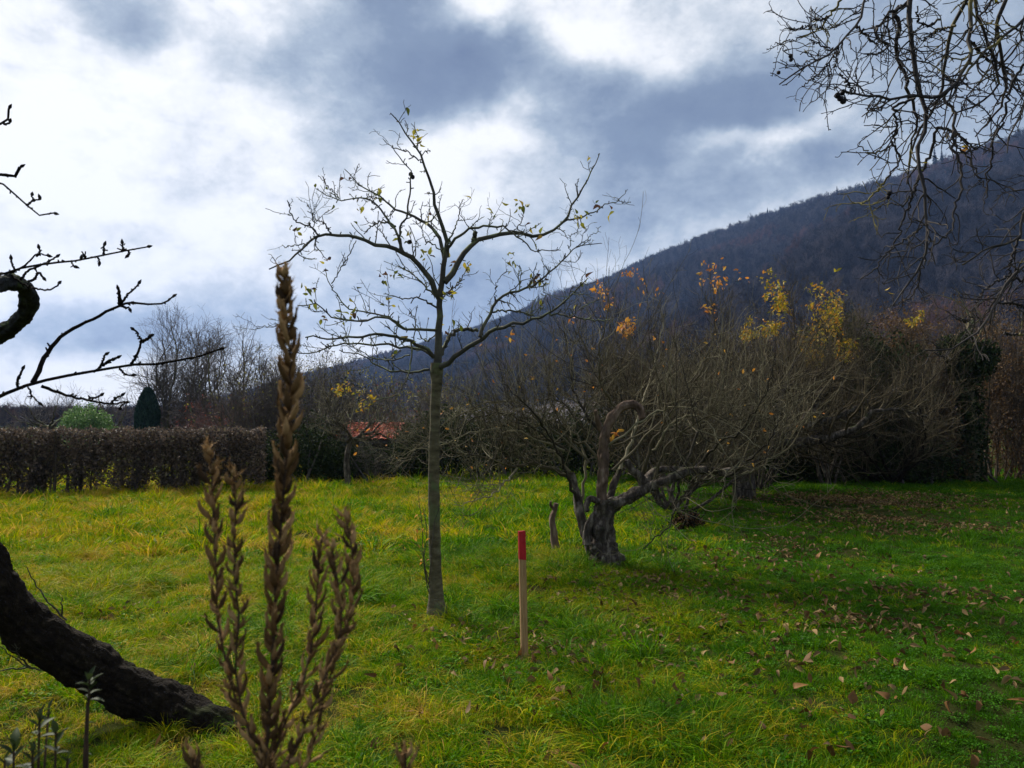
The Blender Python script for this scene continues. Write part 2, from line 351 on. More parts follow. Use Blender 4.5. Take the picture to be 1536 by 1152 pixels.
# wooded mountain: ridge traced as real heights at real distances
RIDGE = [(-900, 621, 1560), (-300, 621, 1560), (100, 618, 1550), (300, 612, 1500), (430, 590, 1450), (520, 552, 1400), (600, 528, 1350), (700, 498, 1300), (800, 464, 1220),
         (900, 428, 1140), (1000, 384, 1050), (1150, 327, 920), (1300, 284, 820), (1400, 256, 760), (1536, 208, 700), (1750, 130, 640), (2100, 60, 600), (2500, 20, 560)]
rp = np.array([at(px, py + 9, Y) for px, py, Y in RIDGE])
FOOT = [(-900, 1300), (-300, 1250), (100, 1150), (300, 900), (430, 700), (520, 560), (600, 460), (700, 380), (800, 300), (900, 250), (1000, 220), (1150, 190), (1300, 165), (1400, 155), (1536, 150), (1750, 140), (2100, 130), (2500, 120)]
fp = np.array([at(px, 630, Y) * [1, 1, 0] - [0, 0, .5] for px, Y in FOOT])
NS, NT_ = 150, 60
rs = spline(rp, NS); fs = spline(fp, NS)
tt = np.linspace(0, 1.6, NT_)
rows = []
for t in tt:
    base = fs + (rs - fs) * t
    z = np.where(t <= 1, rs[:, 2] * (t ** 1.15 if t <= 1 else 1), rs[:, 2] * max(0, 1 - ((t - 1) / .6) ** 1.5 * .9))
    zz = np.array([mnoise.fractal(Vector((b[0] / 160, b[1] / 160, 3.1)), 1.0, 2.0, 4) for b in base])
    amp = 26 * math.sin(math.pi * min(t, 1)) ** .8 * np.clip(rs[:, 2] / 120, 0, 1)
    base[:, 2] = z + zz * amp - (.5 if t == 0 else 0)
    rows.append(base)
HG = np.array(rows)                                   # NT_,NS,3
idx = np.arange(NS * NT_).reshape(NT_, NS)
mb = MB(); mb.add(HG, np.stack([idx[:-1, :-1], idx[:-1, 1:], idx[1:, 1:], idx[1:, :-1]], -1).reshape(-1, 4))
tag(mb.build('hill', 'forest_floor'), kind='structure')

# ------------------------------------------------------------------ scattering for stuff
def make_collection(name, objs):
    c = bpy.data.collections.new(name)
    for o in objs:
        COL.objects.unlink(o); c.objects.link(o)
    return c
def scatter(name, pts, rot, scl, idxs, coll, label, kind='stuff', cat=None):
    me = bpy.data.meshes.new(name); me.vertices.add(len(pts)); me.vertices.foreach_set('co', np.asarray(pts, np.float32).ravel())
    for an, ty, key, arr in (('rot', 'FLOAT_VECTOR', 'vector', rot), ('scl', 'FLOAT', 'value', scl), ('pick', 'INT', 'value', idxs)):
        a = me.attributes.new(an, ty, 'POINT'); a.data.foreach_set(key, np.asarray(arr, np.int32 if ty == 'INT' else np.float32).ravel())
    o = bpy.data.objects.new(name, me); COL.objects.link(o)
    ng = bpy.data.node_groups.new(name + '_scatter', 'GeometryNodeTree')
    ng.interface.new_socket('Geometry', in_out='INPUT', socket_type='NodeSocketGeometry'); ng.interface.new_socket('Geometry', in_out='OUTPUT', socket_type='NodeSocketGeometry')
    n, l = ng.nodes, ng.links
    gi = n.new('NodeGroupInput'); go = n.new('NodeGroupOutput'); ip = n.new('GeometryNodeInstanceOnPoints'); ci = n.new('GeometryNodeCollectionInfo')
    ci.inputs[0].default_value = coll; ci.inputs[1].default_value = True; ci.inputs[2].default_value = True; ip.inputs['Pick Instance'].default_value = True
    def att(nm, ty):
        a = n.new('GeometryNodeInputNamedAttribute'); a.data_type = ty; a.inputs[0].default_value = nm; return a.outputs[0]
    e = n.new('FunctionNodeEulerToRotation'); l.new(att('rot', 'FLOAT_VECTOR'), e.inputs[0])
    l.new(gi.outputs[0], ip.inputs['Points']); l.new(ci.outputs[0], ip.inputs['Instance']); l.new(e.outputs[0], ip.inputs['Rotation'])
    l.new(att('scl', 'FLOAT'), ip.inputs['Scale']); l.new(att('pick', 'INT'), ip.inputs['Instance Index']); l.new(ip.outputs[0], go.inputs[0])
    md = o.modifiers.new('scatter', 'NODES'); md.node_group = ng
    return tag(o, label, cat, kind=kind)

# forest trees (bare, ~15 m) and conifers
def wood_mat_far(name, stops):
    m = bpy.data.materials.new(name); m.use_nodes = True; t = NT(m.node_tree); t.n.clear()
    r_ = t.new('ShaderNodeObjectInfo').outputs['Random']; pos = t.new('ShaderNodeNewGeometry').outputs['Position']
    f = t.math('ADD', t.math('MULTIPLY', r_, .7), t.math('MULTIPLY', t.noise(pos, .012, 4, .6).outputs[0], .45))
    b = t.new('ShaderNodeBsdfDiffuse', ins={0: t.ramp(f, stops)}).outputs[0]; t.l.new(b, t.new('ShaderNodeOutputMaterial').inputs[0]); return m
M['wood_a'] = wood_mat_far('bare_beech_crown', [(0.2, (.010, .011, .015)), (0.55, (.033, .033, .042)), (.95, (.10, .088, .095))])
M['wood_b'] = wood_mat_far('russet_bare_crown', [(0.2, (.05, .03, .03)), (0.9, (.15, .085, .075))])
M['wood_c'] = wood_mat_far('fir_branch', [(0.2, (.010, .018, .016)), (0.8, (.025, .04, .03))])
def forest_tree(i, mat):
    mb = MB(); h = rng.uniform(13, 17)
    P = spline([(0, 0, -1), (rng.normal() * .3, rng.normal() * .3, h * .5), (rng.normal() * .8, rng.normal() * .8, h * .95)], 8)[None]; Rr = np.linspace(.28, .06, 8)[None]
    mb.tubes(P, Rr, 4)
    a, ra = grow(P, Rr, 0, (3.5, 6.5), (25, 55), .12, .15, 5, .35, .7, .14, .05, count=16); mb.tubes(a, ra, 3)
    b, rb = grow(a, ra, 0, (1.5, 3.2), (20, 55), .12, .2, 4, .2, .8, .08, .035, count=130); mb.tubes(b, rb, 3)
    c, rc = grow(b, rb, 0, (.8, 1.6), (20, 60), .1, .2, 3, .2, .9, .05, .03, count=260); mb.tubes(c, rc, 3)
    return mb.build('wood_tree', mat)
def fir(i):
    mb = MB(); h = rng.uniform(15, 20); P = np.array([[0, 0, -1], [0, 0, h]])[None].astype(float)
    mb.tubes(spline(P[0], 4)[None], np.array([[.25, .2, .1, .03]]), 4)
    n = 420; t = rng.random(n) ** .8; z = 1.5 + t * (h - 1.6); rad = (1 - t) * 3.1 * rng.uniform(.6, 1.1, n) + .25; a = rng.random(n) * 6.28
    d = np.stack([np.cos(a), np.sin(a), np.full(n, -.25)], 1)
    mb.leaves(np.stack([0 * z, 0 * z, z], 1), d, rnd_dir(n, 2), rad, .45, (0.2, .8, 1, .1), -.3, .15)
    return mb.build('wood_tree', M['wood_c'])
prot = [forest_tree(i, M['wood_a']) for i in range(4)] + [forest_tree(9, M['wood_b'])] + [fir(i) for i in range(2)]
for i, o in enumerate(prot): o.name = 'wood_tree_%d' % i
c_wood = make_collection('wood_tree_kinds', prot)
N = 130000
si = rng.random(N) * (NS - 1.001); ti = rng.random(N) * 1.03
# keep density near even on the ground
x = si; i0 = x.astype(int); fx = (x - i0)[:, None]; y = np.clip(ti / 1.6 * (NT_ - 1), 0, NT_ - 1.001); j0 = y.astype(int); fy = (y - j0)[:, None]
pts = (HG[j0, i0] * (1 - fx) + HG[j0, i0 + 1] * fx) * (1 - fy) + (HG[j0 + 1, i0] * (1 - fx) + HG[j0 + 1, i0 + 1] * fx) * fy
area = np.linalg.norm(rs - fs, axis=1)[i0] * np.linalg.norm(np.gradient((rs + fs) / 2, axis=0), axis=1)[i0]
keep = rng.random(N) < np.clip(area / np.percentile(area, 90), .0, 1)
ppx = pts[:, 0] / pts[:, 1] * F0 + 768
keep &= (ppx > 250) & (ppx < 2100) & ~((ti < .04) & (ppx < 1000))    # open fields on the lowest slope
# extra row along the ridge
er = rng.random(3500) * (NS - 1.001); e0 = er.astype(int); rid = rs[e0] + (rs[e0 + 1] - rs[e0]) * (er - e0)[:, None] + rng.normal(size=(3500, 3)) * [7, 7, 0]; rid[:, 2] -= 2
pts = np.concatenate([pts[keep], rid]); n = len(pts)
patch = np.array([mnoise.noise(Vector((p[0] / 90, p[1] / 90, 0))) for p in pts])
pick = rng.integers(0, 4, n); pick[(patch > .28) & (rng.random(n) < .5)] = 4
pick[rng.random(n) < .012] = 5
rfir = (rng.random(n) < np.where(patch > .05, .45, .12)) & (np.arange(n) >= n - 3500); pick[rfir] = rng.integers(5, 7, rfir.sum())
base_s = np.where(np.arange(n) >= n - 3500, (.35 + .85 * rng.random(n) ** 2) * (1 + .9 * np.clip(patch * 1.5, -.4, .6)), rng.uniform(.55, 1.15, n))
rpx = rs[:, 0] / rs[:, 1] * F0 + 768; FX = [1148, 1156, 1163, 1185, 1212, 1221, 1230, 1243, 1262, 1290, 1102, 1118, 1330, 1352, 1400, 1045, 985]
fpts = np.array([[np.interp(q, rpx, rs[:, c]) for c in range(3)] for q in FX]); fpts[:, 2] -= 1
pts = np.concatenate([pts, fpts]); pick = np.concatenate([pick, rng.integers(5, 7, len(FX))]); base_s = np.concatenate([base_s, rng.uniform(.6, 1.15, len(FX))]); base_s[-len(FX) + 1] = 1.35; n = len(pts)
rot = np.zeros((n, 3)); rot[:, 2] = rng.random(n) * 6.28
scatter('hillside_wood', pts, rot, base_s, pick, c_wood, 'bare blue purple woodland covering the long mountain slope')
# far treeline on the plain at left
n = 3200; xs = rng.uniform(-520, -50, n); ys = rng.uniform(100, 430, n) ; xs = -ys * rng.uniform(.38, 1.25, n)
sc_ = (1.6 + .0125 * ys) / 15 * rng.uniform(.75, 1.25, n); pts = np.stack([xs, ys, -3.5 * sc_], 1); rot = np.zeros((n, 3)); rot[:, 2] = rng.random(n) * 6
scatter('far_treeline', pts, rot, sc_ * 1.2, rng.integers(0, 5, n), c_wood, 'low hazy line of bare trees on the plain beyond the hedge')

# ------------------------------------------------------------------ grass
def tuft(name, nb, rad, hlo, hhi, wd_, lodg, mat, K=4, bias=(0, 0)):
    mb = MB(); a = rng.random(nb) * 6.28; r = rad * rng.random(nb) ** .6
    b = np.stack([np.cos(a) * r, np.sin(a) * r, np.full(nb, -.01)], 1)
    L = rng.uniform(hlo, hhi, nb)[:, None]; da = a + rng.normal(size=nb) * .8
    d = nz(np.stack([np.cos(da) * .45 + bias[0], np.sin(da) * .45 + bias[1], np.ones(nb)], 1)); sd = nz(np.cross(d, rnd_dir(nb)))
    c = b; rows = []
    drp = lodg * rng.uniform(.4, 1.4, nb)[:, None]
    for k in range(K):
        wv = wd_ * .5 * (1 - k / (K - 1)) ** .7 if k else wd_ * .4
        rows.append(np.stack([c - sd * wv, c + sd * wv], 1))
        c = c + d * L / (K - 1); d = nz(d + np.concatenate([d[:, :2] * drp, -drp * .9], 1) + rng.normal(size=d.shape) * .12)
        c[:, 2] = np.maximum(c[:, 2], .006 + .02 * rng.random(nb))
    v = np.stack(rows, 1); idx = np.arange(nb * K * 2).reshape(nb, K, 2)
    mb.add(v, np.stack([idx[:, :-1, 0], idx[:, :-1, 1], idx[:, 1:, 1], idx[:, 1:, 0]], -1).reshape(-1, 4))
    o = mb.build(name, M[mat]); return o
T_ = []
for i in range(3): T_.append(tuft('tuft_near_green', 90, .10, .05, .13, .0045, .45, 'grass'))
for i in range(2): T_.append(tuft('tuft_near_long', 80, .08, .12, .25, .005, .55, 'grass', 5, (.3, -.25)))
for i in range(2): T_.append(tuft('tuft_near_straw', 45, .12, .10, .24, .004, .8, 'straw', 5, (.2, -.2)))
for i in range(3): T_.append(tuft('tuft_far_green', 50, .14, .05, .13, .009, .4, 'grass', 3))
T_.append(tuft('tuft_far_long', 50, .12, .10, .22, .010, .55, 'grass', 4, (.3, -.2)))
T_.append(tuft('tuft_far_straw', 30, .15, .10, .2, .008, .7, 'straw', 4))
for i in range(2): T_.append(tuft('tuft_lawn', 110, .10, .025, .07, .0045, .5, 'grass', 3))
for i in range(2):
    mb = MB(); k = 70; a_ = rng.random(k) * 6.28; r_ = .11 * rng.random(k) ** .5; mb.rhombs(np.stack([np.cos(a_) * r_, np.sin(a_) * r_, rng.uniform(.015, .05, k)], 1), rnd_dir(k) * [1, 1, .3], rnd_dir(k, 2), rng.uniform(.014, .028, k), .75)
    T_.append(mb.build('tuft_clover', M['clover']))
for i, o in enumerate(T_): o.name = 'tuft_%02d' % i
c_grass = make_collection('grass_kinds', T_)
def field(n, y0, y1, spread=1.0, pw=1.0):
    y = (y0 ** 2 + (y1 ** 2 - y0 ** 2) * rng.random(n)) ** .5; x = (rng.random(n) * 2 - 1) * (spread * y + 2.2)
    return x, y
def patchn(x, y, s, o=0.0): return np.array([mnoise.noise(Vector((a * s, b * s, o))) for a, b in zip(x, y)])
x1, y1 = field(25000, 1.6, 9, .9); x2, y2 = field(40000, 9, 24, .90)
x = np.concatenate([x1, x2]); y = np.concatenate([y1, y2]); n = len(x)
far = y > 9
pn = patchn(x, y, .9); pn2 = patchn(x, y, .35, 5)
rightness = np.clip((x - .1 * y - .6) / 1.5, 0, 1)          # the right is a mown lawn
u = rng.random(n); pick = np.zeros(n, int)
longg = (pn > .12 + .5 * rightness); straw = (u < .22 * (1 - .8 * rightness) + .25 * (pn2 > .1) * (1 - rightness))
pick = np.where(far, rng.integers(7, 10, n), rng.integers(0, 3, n))
lawn = (u > .25) & (rng.random(n) < rightness)
pick = np.where(longg & (rng.random(n) < .6), np.where(far, 10, rng.integers(3, 5, n)), pick)
pick = np.where(straw, np.where(far, 11, rng.integers(5, 7, n)), pick)
pick = np.where(lawn & ~far, rng.integers(12, 14, n), pick)
herb = (rng.random(n) < .16 + .2 * rightness) & ~straw & ~longg; pick = np.where(herb, rng.integers(14, 16, n), pick)
pn3 = patchn(x, y, 2.6, 11)
scl = rng.uniform(.6, 1.3, n) * (1 + .45 * np.clip(pn, 0, 1)) * (1 - .3 * rightness) * (1 + .9 * np.clip(pn3, -.45, .6) * (1 - .5 * rightness))
lit = np.exp(-((x - 6.2) / 1.7) ** 2 - ((y - 13.6) / 1.6) ** 2); scl = scl * (1 - .55 * lit)
kp = (pn3 > -.33 - .3 * rightness) | (rng.random(n) < .75); kp &= rng.random(n) > lit * .4
x, y, pick, scl = x[kp], y[kp], pick[kp], scl[kp]; n = len(x)
# taller green fringe along the hedges
scl = np.where(y > 16.8, scl * 1.35, scl) * np.where(y < 9, .82, 1.0)
scl = scl * (1 - .45 * np.exp(-((x + 1.75) ** 2 + (y - 3.7) ** 2) / .5))
z = gh(x, y); rot = np.stack([rng.normal(size=n) * .12, rng.normal(size=n) * .12, rng.random(n) * 6.28], 1)
scatter('grass', np.stack([x, y, z], 1), rot, scl, pick, c_grass, 'long tangled green and straw coloured grass of the orchard meadow')

# ------------------------------------------------------------------ fallen leaves
def leaf_mesh(name, L, wid, mat, curl, prof=(0.06, .65, 1, .85, .45, 0)):
    mb = MB(); mb.leaves(np.array([[-L / 2, 0, .01]]), np.array([[1, 0, .1]]), np.array([[0, .2, 1.]]), [L], wid, prof, rng.uniform(-.3, .6), curl)
    o = mb.build(name, mat); me = o.data; COL.objects.unlink(o); bpy.data.objects.remove(o); return me
LM = [leaf_mesh('fallen_leaf', rng.uniform(.05, .075), rng.uniform(.5, .75), M[m], c) for m, c in
      (('litter_tan', 1.3), ('litter_tan', -1.0), ('litter_dark', 1.5), ('litter_dark', .8), ('litter_dark', -1.2), ('litter', 1.2), ('litter', -1.3), ('litter', .9))]
LAB = ['tan orange fallen leaf curled on the grass', 'dark brown withered leaf lying in the grass', 'brown crinkled leaf lying in the grass']
spots = []
cl = [(790, 990, .45), (930, 950, .5), (820, 1060, .5), (1000, 930, .5), (1150, 1100, .6), (760, 960, .3), (1040, 1060, .5), (1290, 1010, .9), (1400, 1090, .8), (1240, 940, .7), (900, 1110, .6), (640, 1100, .7), (1160, 840, .6), (1290, 930, .5), (950, 870, .5)]
while len(spots) < 280:
    if rng.random() < .8:
        px, py, s = cl[rng.integers(len(cl))]; p = ground(px, py); xx, yy = p[0] + rng.normal() * s * .9, p[1] + rng.normal() * s * 1.2
    else:
        px = rng.uniform(560, 1536); py = rng.uniform(860, 1150); p = ground(px, py); xx, yy = p[0], p[1]
    if yy > 3.2: spots.append((xx, yy))
fixed = [(903, 1135, 0), (1025, 950, 0), (883, 975, 0), (1140, 1015, 0), (1520, 1068, 0), (1210, 1135, 0), (1035, 1085, 1), (1460, 1112, 5), (960, 1010, 0), (1365, 955, 0)]
for px, py, k in fixed: p = ground(px, py); spots.append((p[0], p[1], k))
for s in spots:
    k = s[2] if len(s) > 2 else int(rng.integers(0, 8)) if rng.random() < .8 else 3
    o = bpy.data.objects.new('fallen_leaf', LM[k]); COL.objects.link(o)
    o.location = (s[0], s[1], float(gh(s[0], s[1])) + rng.uniform(.025, .08)); o.rotation_euler = (rng.normal() * .8, rng.normal() * .8, rng.random() * 6.28)
    o.scale = (rng.uniform(.55, 1.25), rng.uniform(.5, 1.2), rng.uniform(.7, 1.2))
    kind = 0 if k < 2 else (1 if k < 5 else 2)
    tag(o, LAB[kind], 'leaf', ['tan fallen leaves on the grass', 'dark brown fallen leaves on the grass', 'brown crinkled fallen leaves on the grass'][kind])
# uncountable litter
mb = MB(); P = []
for (px, py, sx, sy, cnt) in [(1310, 752, 1.9, .8, 2600), (1300, 785, 1.5, .7, 900), (1470, 800, 1.2, .4, 250), (1170, 820, .6, .5, 200), (1060, 840, .6, .5, 120), (800, 960, .7, .4, 160), (880, 930, .7, .4, 160), (930, 880, .6, .4, 160), (1270, 940, .8, .25, 160), (1400, 900, .8, .25, 120), (1130, 745, 1.2, .8, 250), (960, 900, .8, .6, 160), (820, 970, .9, .5, 130), (1150, 1000, 1.5, 1., 150), (1060, 900, 1., .8, 160), (1300, 870, 2, 1.2, 160), (190, 920, .3, .2, 25), (1400, 960, 1.3, 1.2, 110)]:
    p = ground(px, py); P.append(np.stack([p[0] + rng.normal(size=cnt) * sx * .6, p[1] + rng.normal(size=cnt) * sy * .9], 1))
P = np.concatenate(P); P = P[(P[:, 1] > 3.4)]; n = len(P)
hh = np.where(P[:, 1] > 9, .06, .055)
mb.leaves(np.column_stack([P, gh(P[:, 0], P[:, 1]) + hh * rng.uniform(.5, 1.2, n)]), rnd_dir(n) * [1, 1, .35], rnd_dir(n, 1.6), rng.uniform(.035, .075, n), rng.uniform(.45, .7), (0.1, .8, 1, .6, 0), .5, 1.0)
tag(mb.build('leaf_litter', 'litter'), 'loose brown leaf litter strewn over the lawn on the right', kind='stuff')

# ------------------------------------------------------------------ generic tree pieces
def add_spurs(mb, P, Rr, dens, L=(.015, .05), r=.003, S=4):
    a, ra = grow(P, Rr, dens, L, (40, 80), .08, .35, 3, .1, .9, r, r * 1.15); mb.tubes(a, ra, S); return a

# ---- young tree in the middle
YT = 6.2
base = ground(655, 925); yt = thing('young_fruit_tree', base, 'slender young fruit tree with straight grey trunk and a few yellow leaves', 'tree')
mb = MB()
P, Rr = limb([(657, 940), (655, 915), (653, 850), (651, 760), (651, 680), (653, 610), (655, 560), (656, 545)], YT, YT, .052, .040, 40, .0015)
Rr[:9] += np.array([.05, .042, .032, .023, .015, .010, .006, .003, .001]); Rr[-4:] += np.array([.004, .012, .018, .012]); Rr *= 1 + .04 * rng.normal(size=40)
mb.tubes(P, Rr, 14, rough=.02); mb.build('trunk', 'bark', yt)
z2 = lambda pts: [(380 + x * .3906, 150 + y * .3906) for x, y in pts]
LIM = [  # points, depth change, r0, r1 (mm)
 ([(705, 1030), (712, 900), (718, 780), (722, 700), (737, 600), (740, 540), (722, 480), (700, 400), (672, 300), (655, 240), (620, 170), (590, 130), (560, 90), (527, 50)], -.15, 36, 3),
 ([(714, 760), (690, 705), (640, 645), (600, 602), (560, 580), (500, 562), (440, 545), (400, 530), (340, 520), (250, 522), (215, 550), (170, 590), (140, 620), (60, 650)], -.7, 26, 3.5),
 ([(735, 620), (715, 535), (690, 495), (640, 460), (590, 440), (540, 415), (490, 380), (440, 345), (400, 320), (350, 265)], .6, 18, 2.5),
 ([(575, 585), (550, 510), (520, 470), (480, 410), (440, 380), (400, 375), (320, 382), (240, 340)], .4, 12, 2.5),
 ([(330, 380), (290, 335), (250, 290)], .1, 5, 2),
 ([(565, 580), (565, 500), (590, 430), (603, 350), (605, 300), (595, 260), (560, 220), (530, 180), (497, 148)], -.3, 11, 2),
 ([(650, 240), (600, 205), (530, 180)], -.1, 6, 3),
 ([(545, 485), (500, 470), (450, 490), (425, 515)], .2, 9, 3),
 ([(735, 700), (780, 640), (815, 590), (845, 545), (900, 530), (950, 515), (1000, 510), (1080, 520), (1140, 505), (1195, 462), (1230, 400), (1270, 330), (1300, 270), (1330, 205)], .7, 27, 3),
 ([(1180, 470), (1250, 452), (1310, 430), (1350, 402), (1400, 385), (1430, 345)], .2, 9, 2),
 ([(1400, 385), (1425, 392), (1450, 392)], 0, 3, 2),
 ([(745, 600), (755, 560), (790, 520), (840, 490), (900, 485), (960, 487), (1000, 515), (1040, 545), (1075, 580), (1170, 575)], -.5, 14, 2.5),
 ([(845, 545), (850, 520), (855, 505)], 0, 16, 12),
 ([(715, 1030), (740, 1015), (800, 970), (880, 910), (940, 878), (1050, 850), (1130, 820), (1180, 790), (1230, 740), (1280, 690)], -.8, 24, 3),
 ([(870, 910), (900, 840), (930, 780), (980, 740), (1050, 725), (1110, 690), (1160, 640), (1210, 590), (1260, 555), (1335, 550)], .3, 15, 2.5),
 ([(1240, 565), (1300, 520), (1335, 485)], 0, 4, 2), ([(1215, 590), (1220, 520), (1245, 505), (1245, 450)], 0, 4, 2),
 ([(1120, 825), (1200, 830), (1300, 845), (1370, 845)], -.3, 8, 2.5),
 ([(715, 980), (760, 900), (820, 880), (860, 885)], .3, 18, 10),
 ([(915, 812), (1000, 810), (1080, 830)], .2, 8, 4),
 ([(700, 990), (650, 945), (600, 925), (560, 910), (480, 900), (400, 912), (300, 915), (200, 912)], -.6, 17, 4),
 ([(695, 990), (640, 955), (540, 945), (430, 945), (350, 935), (280, 955), (200, 975), (100, 955)], .5, 13, 3),
 ([(718, 885), (640, 880), (580, 880), (540, 852), (500, 832), (450, 842), (400, 845), (330, 845), (280, 820), (250, 790), (170, 790)], -.5, 13, 3),
 ([(580, 880), (520, 838), (440, 815), (360, 795), (320, 745), (290, 700), (275, 650)], .5, 9, 2.5),
 ([(300, 705), (330, 660), (370, 590), (395, 540)], .1, 5, 3),
 ([(675, 1035), (600, 1045), (520, 1040), (460, 1010), (420, 980), (330, 960)], .4, 11, 3),
 ([(605, 930), (605, 990), (600, 1045), (575, 1100), (540, 1140), (440, 1155)], -.3, 7, 2.5),
 ([(715, 770), (650, 702), (600, 660), (555, 640)], .4, 9, 3), ([(712, 800), (640, 762), (590, 762), (500, 745)], -.4, 8, 2.5),
 ([(700, 900), (660, 925), (630, 870), (600, 800)], .3, 6, 2), ([(725, 760), (770, 720), (800, 680), (830, 620)], .3, 7, 2.5), ([(600, 980), (500, 1000), (400, 960), (300, 880)], .5, 6, 2),
 ([(735, 600), (700, 560), (660, 540), (640, 480)], -.2, 6, 2.5), ([(745, 560), (770, 500), (790, 440), (790, 390)], .2, 8, 2),
 ([(215, 550), (150, 560), (110, 560)], .1, 5, 2), ([(250, 520), (215, 480), (170, 470), (145, 440), (130, 385)], -.2, 7, 2.5), ([(235, 520), (225, 440), (205, 395)], .1, 4, 2),
 ([(300, 515), (265, 470), (235, 450), (245, 400)], .2, 4, 2), ([(1110, 690), (1120, 760), (1095, 820)], .2, 4, 2), ([(930, 780), (935, 700), (975, 650)], -.1, 4, 2),
 ([(1000, 500), (1035, 460), (1035, 395)], -.1, 4, 2), ([(895, 530), (910, 460), (912, 430)], -.1, 3.5, 2), ([(520, 835), (520, 740), (515, 670)], 0, 3.5, 2), ([(170, 880), (120, 860), (60, 870), (0, 880)], 0, 3, 2)]
PP, RRs, YTP = [], [], []
for pts, dy, r0, r1 in LIM:
    PP.append((pts, dy, r0, r1))
# depth continuity: a limb starts at the depth of the nearest earlier limb point
depth_pts = []
for pts, dy, r0, r1 in PP:
    p0 = np.array(pts[0])
    Y0 = YT
    if depth_pts:
        D = np.array(depth_pts); j = np.argmin(((D[:, :2] - p0) ** 2).sum(1)); Y0 = D[j, 2]
    n_ = len(pts)
    for k, q in enumerate(spline([(a, b, Y0 + dy * k / (n_ - 1)) for k, (a, b) in enumerate(pts)], 24)): depth_pts.append(tuple(q))
    P, r = limb(z2(pts), Y0, Y0 + dy, r0 / 1000 * 1.05, r1 / 1000 * 1.3, 22, .006, .75); PP_ = P; RRs.append(r); pts_ = P
    YTP.append(P)
A, RA = np.array(YTP), np.array(RRs)
mb = MB(); mb.tubes(A, RA, 8, cap=False, rough=.03)
t1, r1_ = grow(A, RA, 7.5, (.09, .36), (35, 75), .08, .22, 7, .2, .55, .0052, .0026, upbias=.5); mb.tubes(t1, r1_, 5)
t2, r2_ = grow(t1, r1_, 6, (.04, .16), (35, 70), .06, .25, 5, .2, .8, .0036, .0022, upbias=.3); mb.tubes(t2, r2_, 4)
add_spurs(mb, A, RA, 14, (.02, .06), .0045); add_spurs(mb, t1, r1_, 18, (.01, .035), .0036)
mb.build('branches', 'twig', yt)
# leaves still hanging: traced clusters plus strays
mb = MB(); lp = []
CLU = [(620, 135, 4), (645, 155, 3), (485, 350, 4), (410, 400, 3), (150, 495, 2), (180, 517, 1), (765, 615, 2), (820, 640, 4), (668, 600, 4), (1010, 400, 3), (1045, 395, 3), (1055, 490, 2), (1100, 490, 1), (1240, 445, 5), (1270, 455, 2), (1330, 390, 2),
       (1375, 425, 2), (980, 605, 4), (990, 635, 2), (1080, 695, 6), (1105, 690, 3), (380, 825, 3), (255, 825, 3), (230, 740, 3), (195, 712, 2), (510, 675, 4), (512, 785, 2), (725, 868, 1), (715, 720, 1), (600, 915, 1), (550, 985, 2), (600, 545, 2),
       (760, 838, 1), (610, 510, 1), (568, 520, 2), (912, 430, 2), (265, 330, 1), (1300, 210, 1), (1270, 690, 2), (545, 665, 1), (1120, 700, 1), (345, 850, 1), (660, 455, 2), (1105, 780, 2), (280, 645, 2), (215, 775, 1), (748, 755, 3)]
Aall = np.concatenate([A.reshape(-1, 3), t1.reshape(-1, 3)])
for x, y, k in CLU:
    px, py = z2([(x, y)])[0]; d = ray(px, py); d /= np.linalg.norm(d); rel = Aall - [0, 0, CAM_H]; dist = np.linalg.norm(np.cross(rel, d), axis=1); j = np.argmin(dist); Yp = Aall[j, 1]
    for q in range(int(k * 1.6 + .7)): lp.append(at(px + rng.normal() * 4.5, py + rng.normal() * 4.5, Yp + rng.normal() * .015))
q, _ = tips(t1); lp = np.concatenate([np.array(lp), q[rng.random(len(q)) < .09]]); n = len(lp)
dd = rnd_dir(n) + [0, 0, -.3]; mb.leaves(lp, dd, rnd_dir(n, .5), rng.uniform(.035, .07, n), .52, (0.1, .75, 1, .8, .45, 0), .35, .6)
mb.build('leaves', 'apple_leaf', yt)
# dark shrivelled fruit near the top
mb = MB()
def blob(mb, c, r, S=8, K=7, rough=.08, sq=(1, 1, 1)):
    th = np.linspace(0, np.pi, K); P = np.array(c) + np.stack([0 * th, 0 * th, np.cos(th) * r * sq[2]], 1); mb.tubes(P[None], (np.sin(th) * r * sq[0] + 1e-4)[None], S, rough=rough)
for x, y in [(605, 285), (612, 296), (600, 545)]: px, py = z2([(x, y)])[0]; blob(mb, at(px, py, YT - .15), .019)
mb.build('fruit', 'nut', yt)
# suckers from the foot
mb = MB(); S_, SR = [], []
for pts in [[(652, 915), (640, 870), (633, 800), (628, 735)], [(650, 900), (636, 850), (640, 800), (634, 760)], [(655, 905), (640, 860), (632, 825), (622, 815)], [(648, 910), (645, 870), (650, 800), (662, 750)]]:
    P, r = limb(pts, YT, YT - .1, .005, .002, 10, .004); S_.append(P); SR.append(r)
S_ = np.array(S_); SR = np.array(SR); mb.tubes(S_, SR, 4); a, ra = grow(S_, SR, 8, (.05, .15), (30, 60), .1, .2, 4, .2, .8, .002, .001); mb.tubes(a, ra, 3)
mb.build('sucker_shoots', 'twig', yt)
mb = MB(); q = a[::2, -1]; mb.leaves(q, rnd_dir(len(q)), rnd_dir(len(q), 1), rng.uniform(.03, .05, len(q)), .5); mb.build('sucker_leaves', 'orange_leaf', yt)

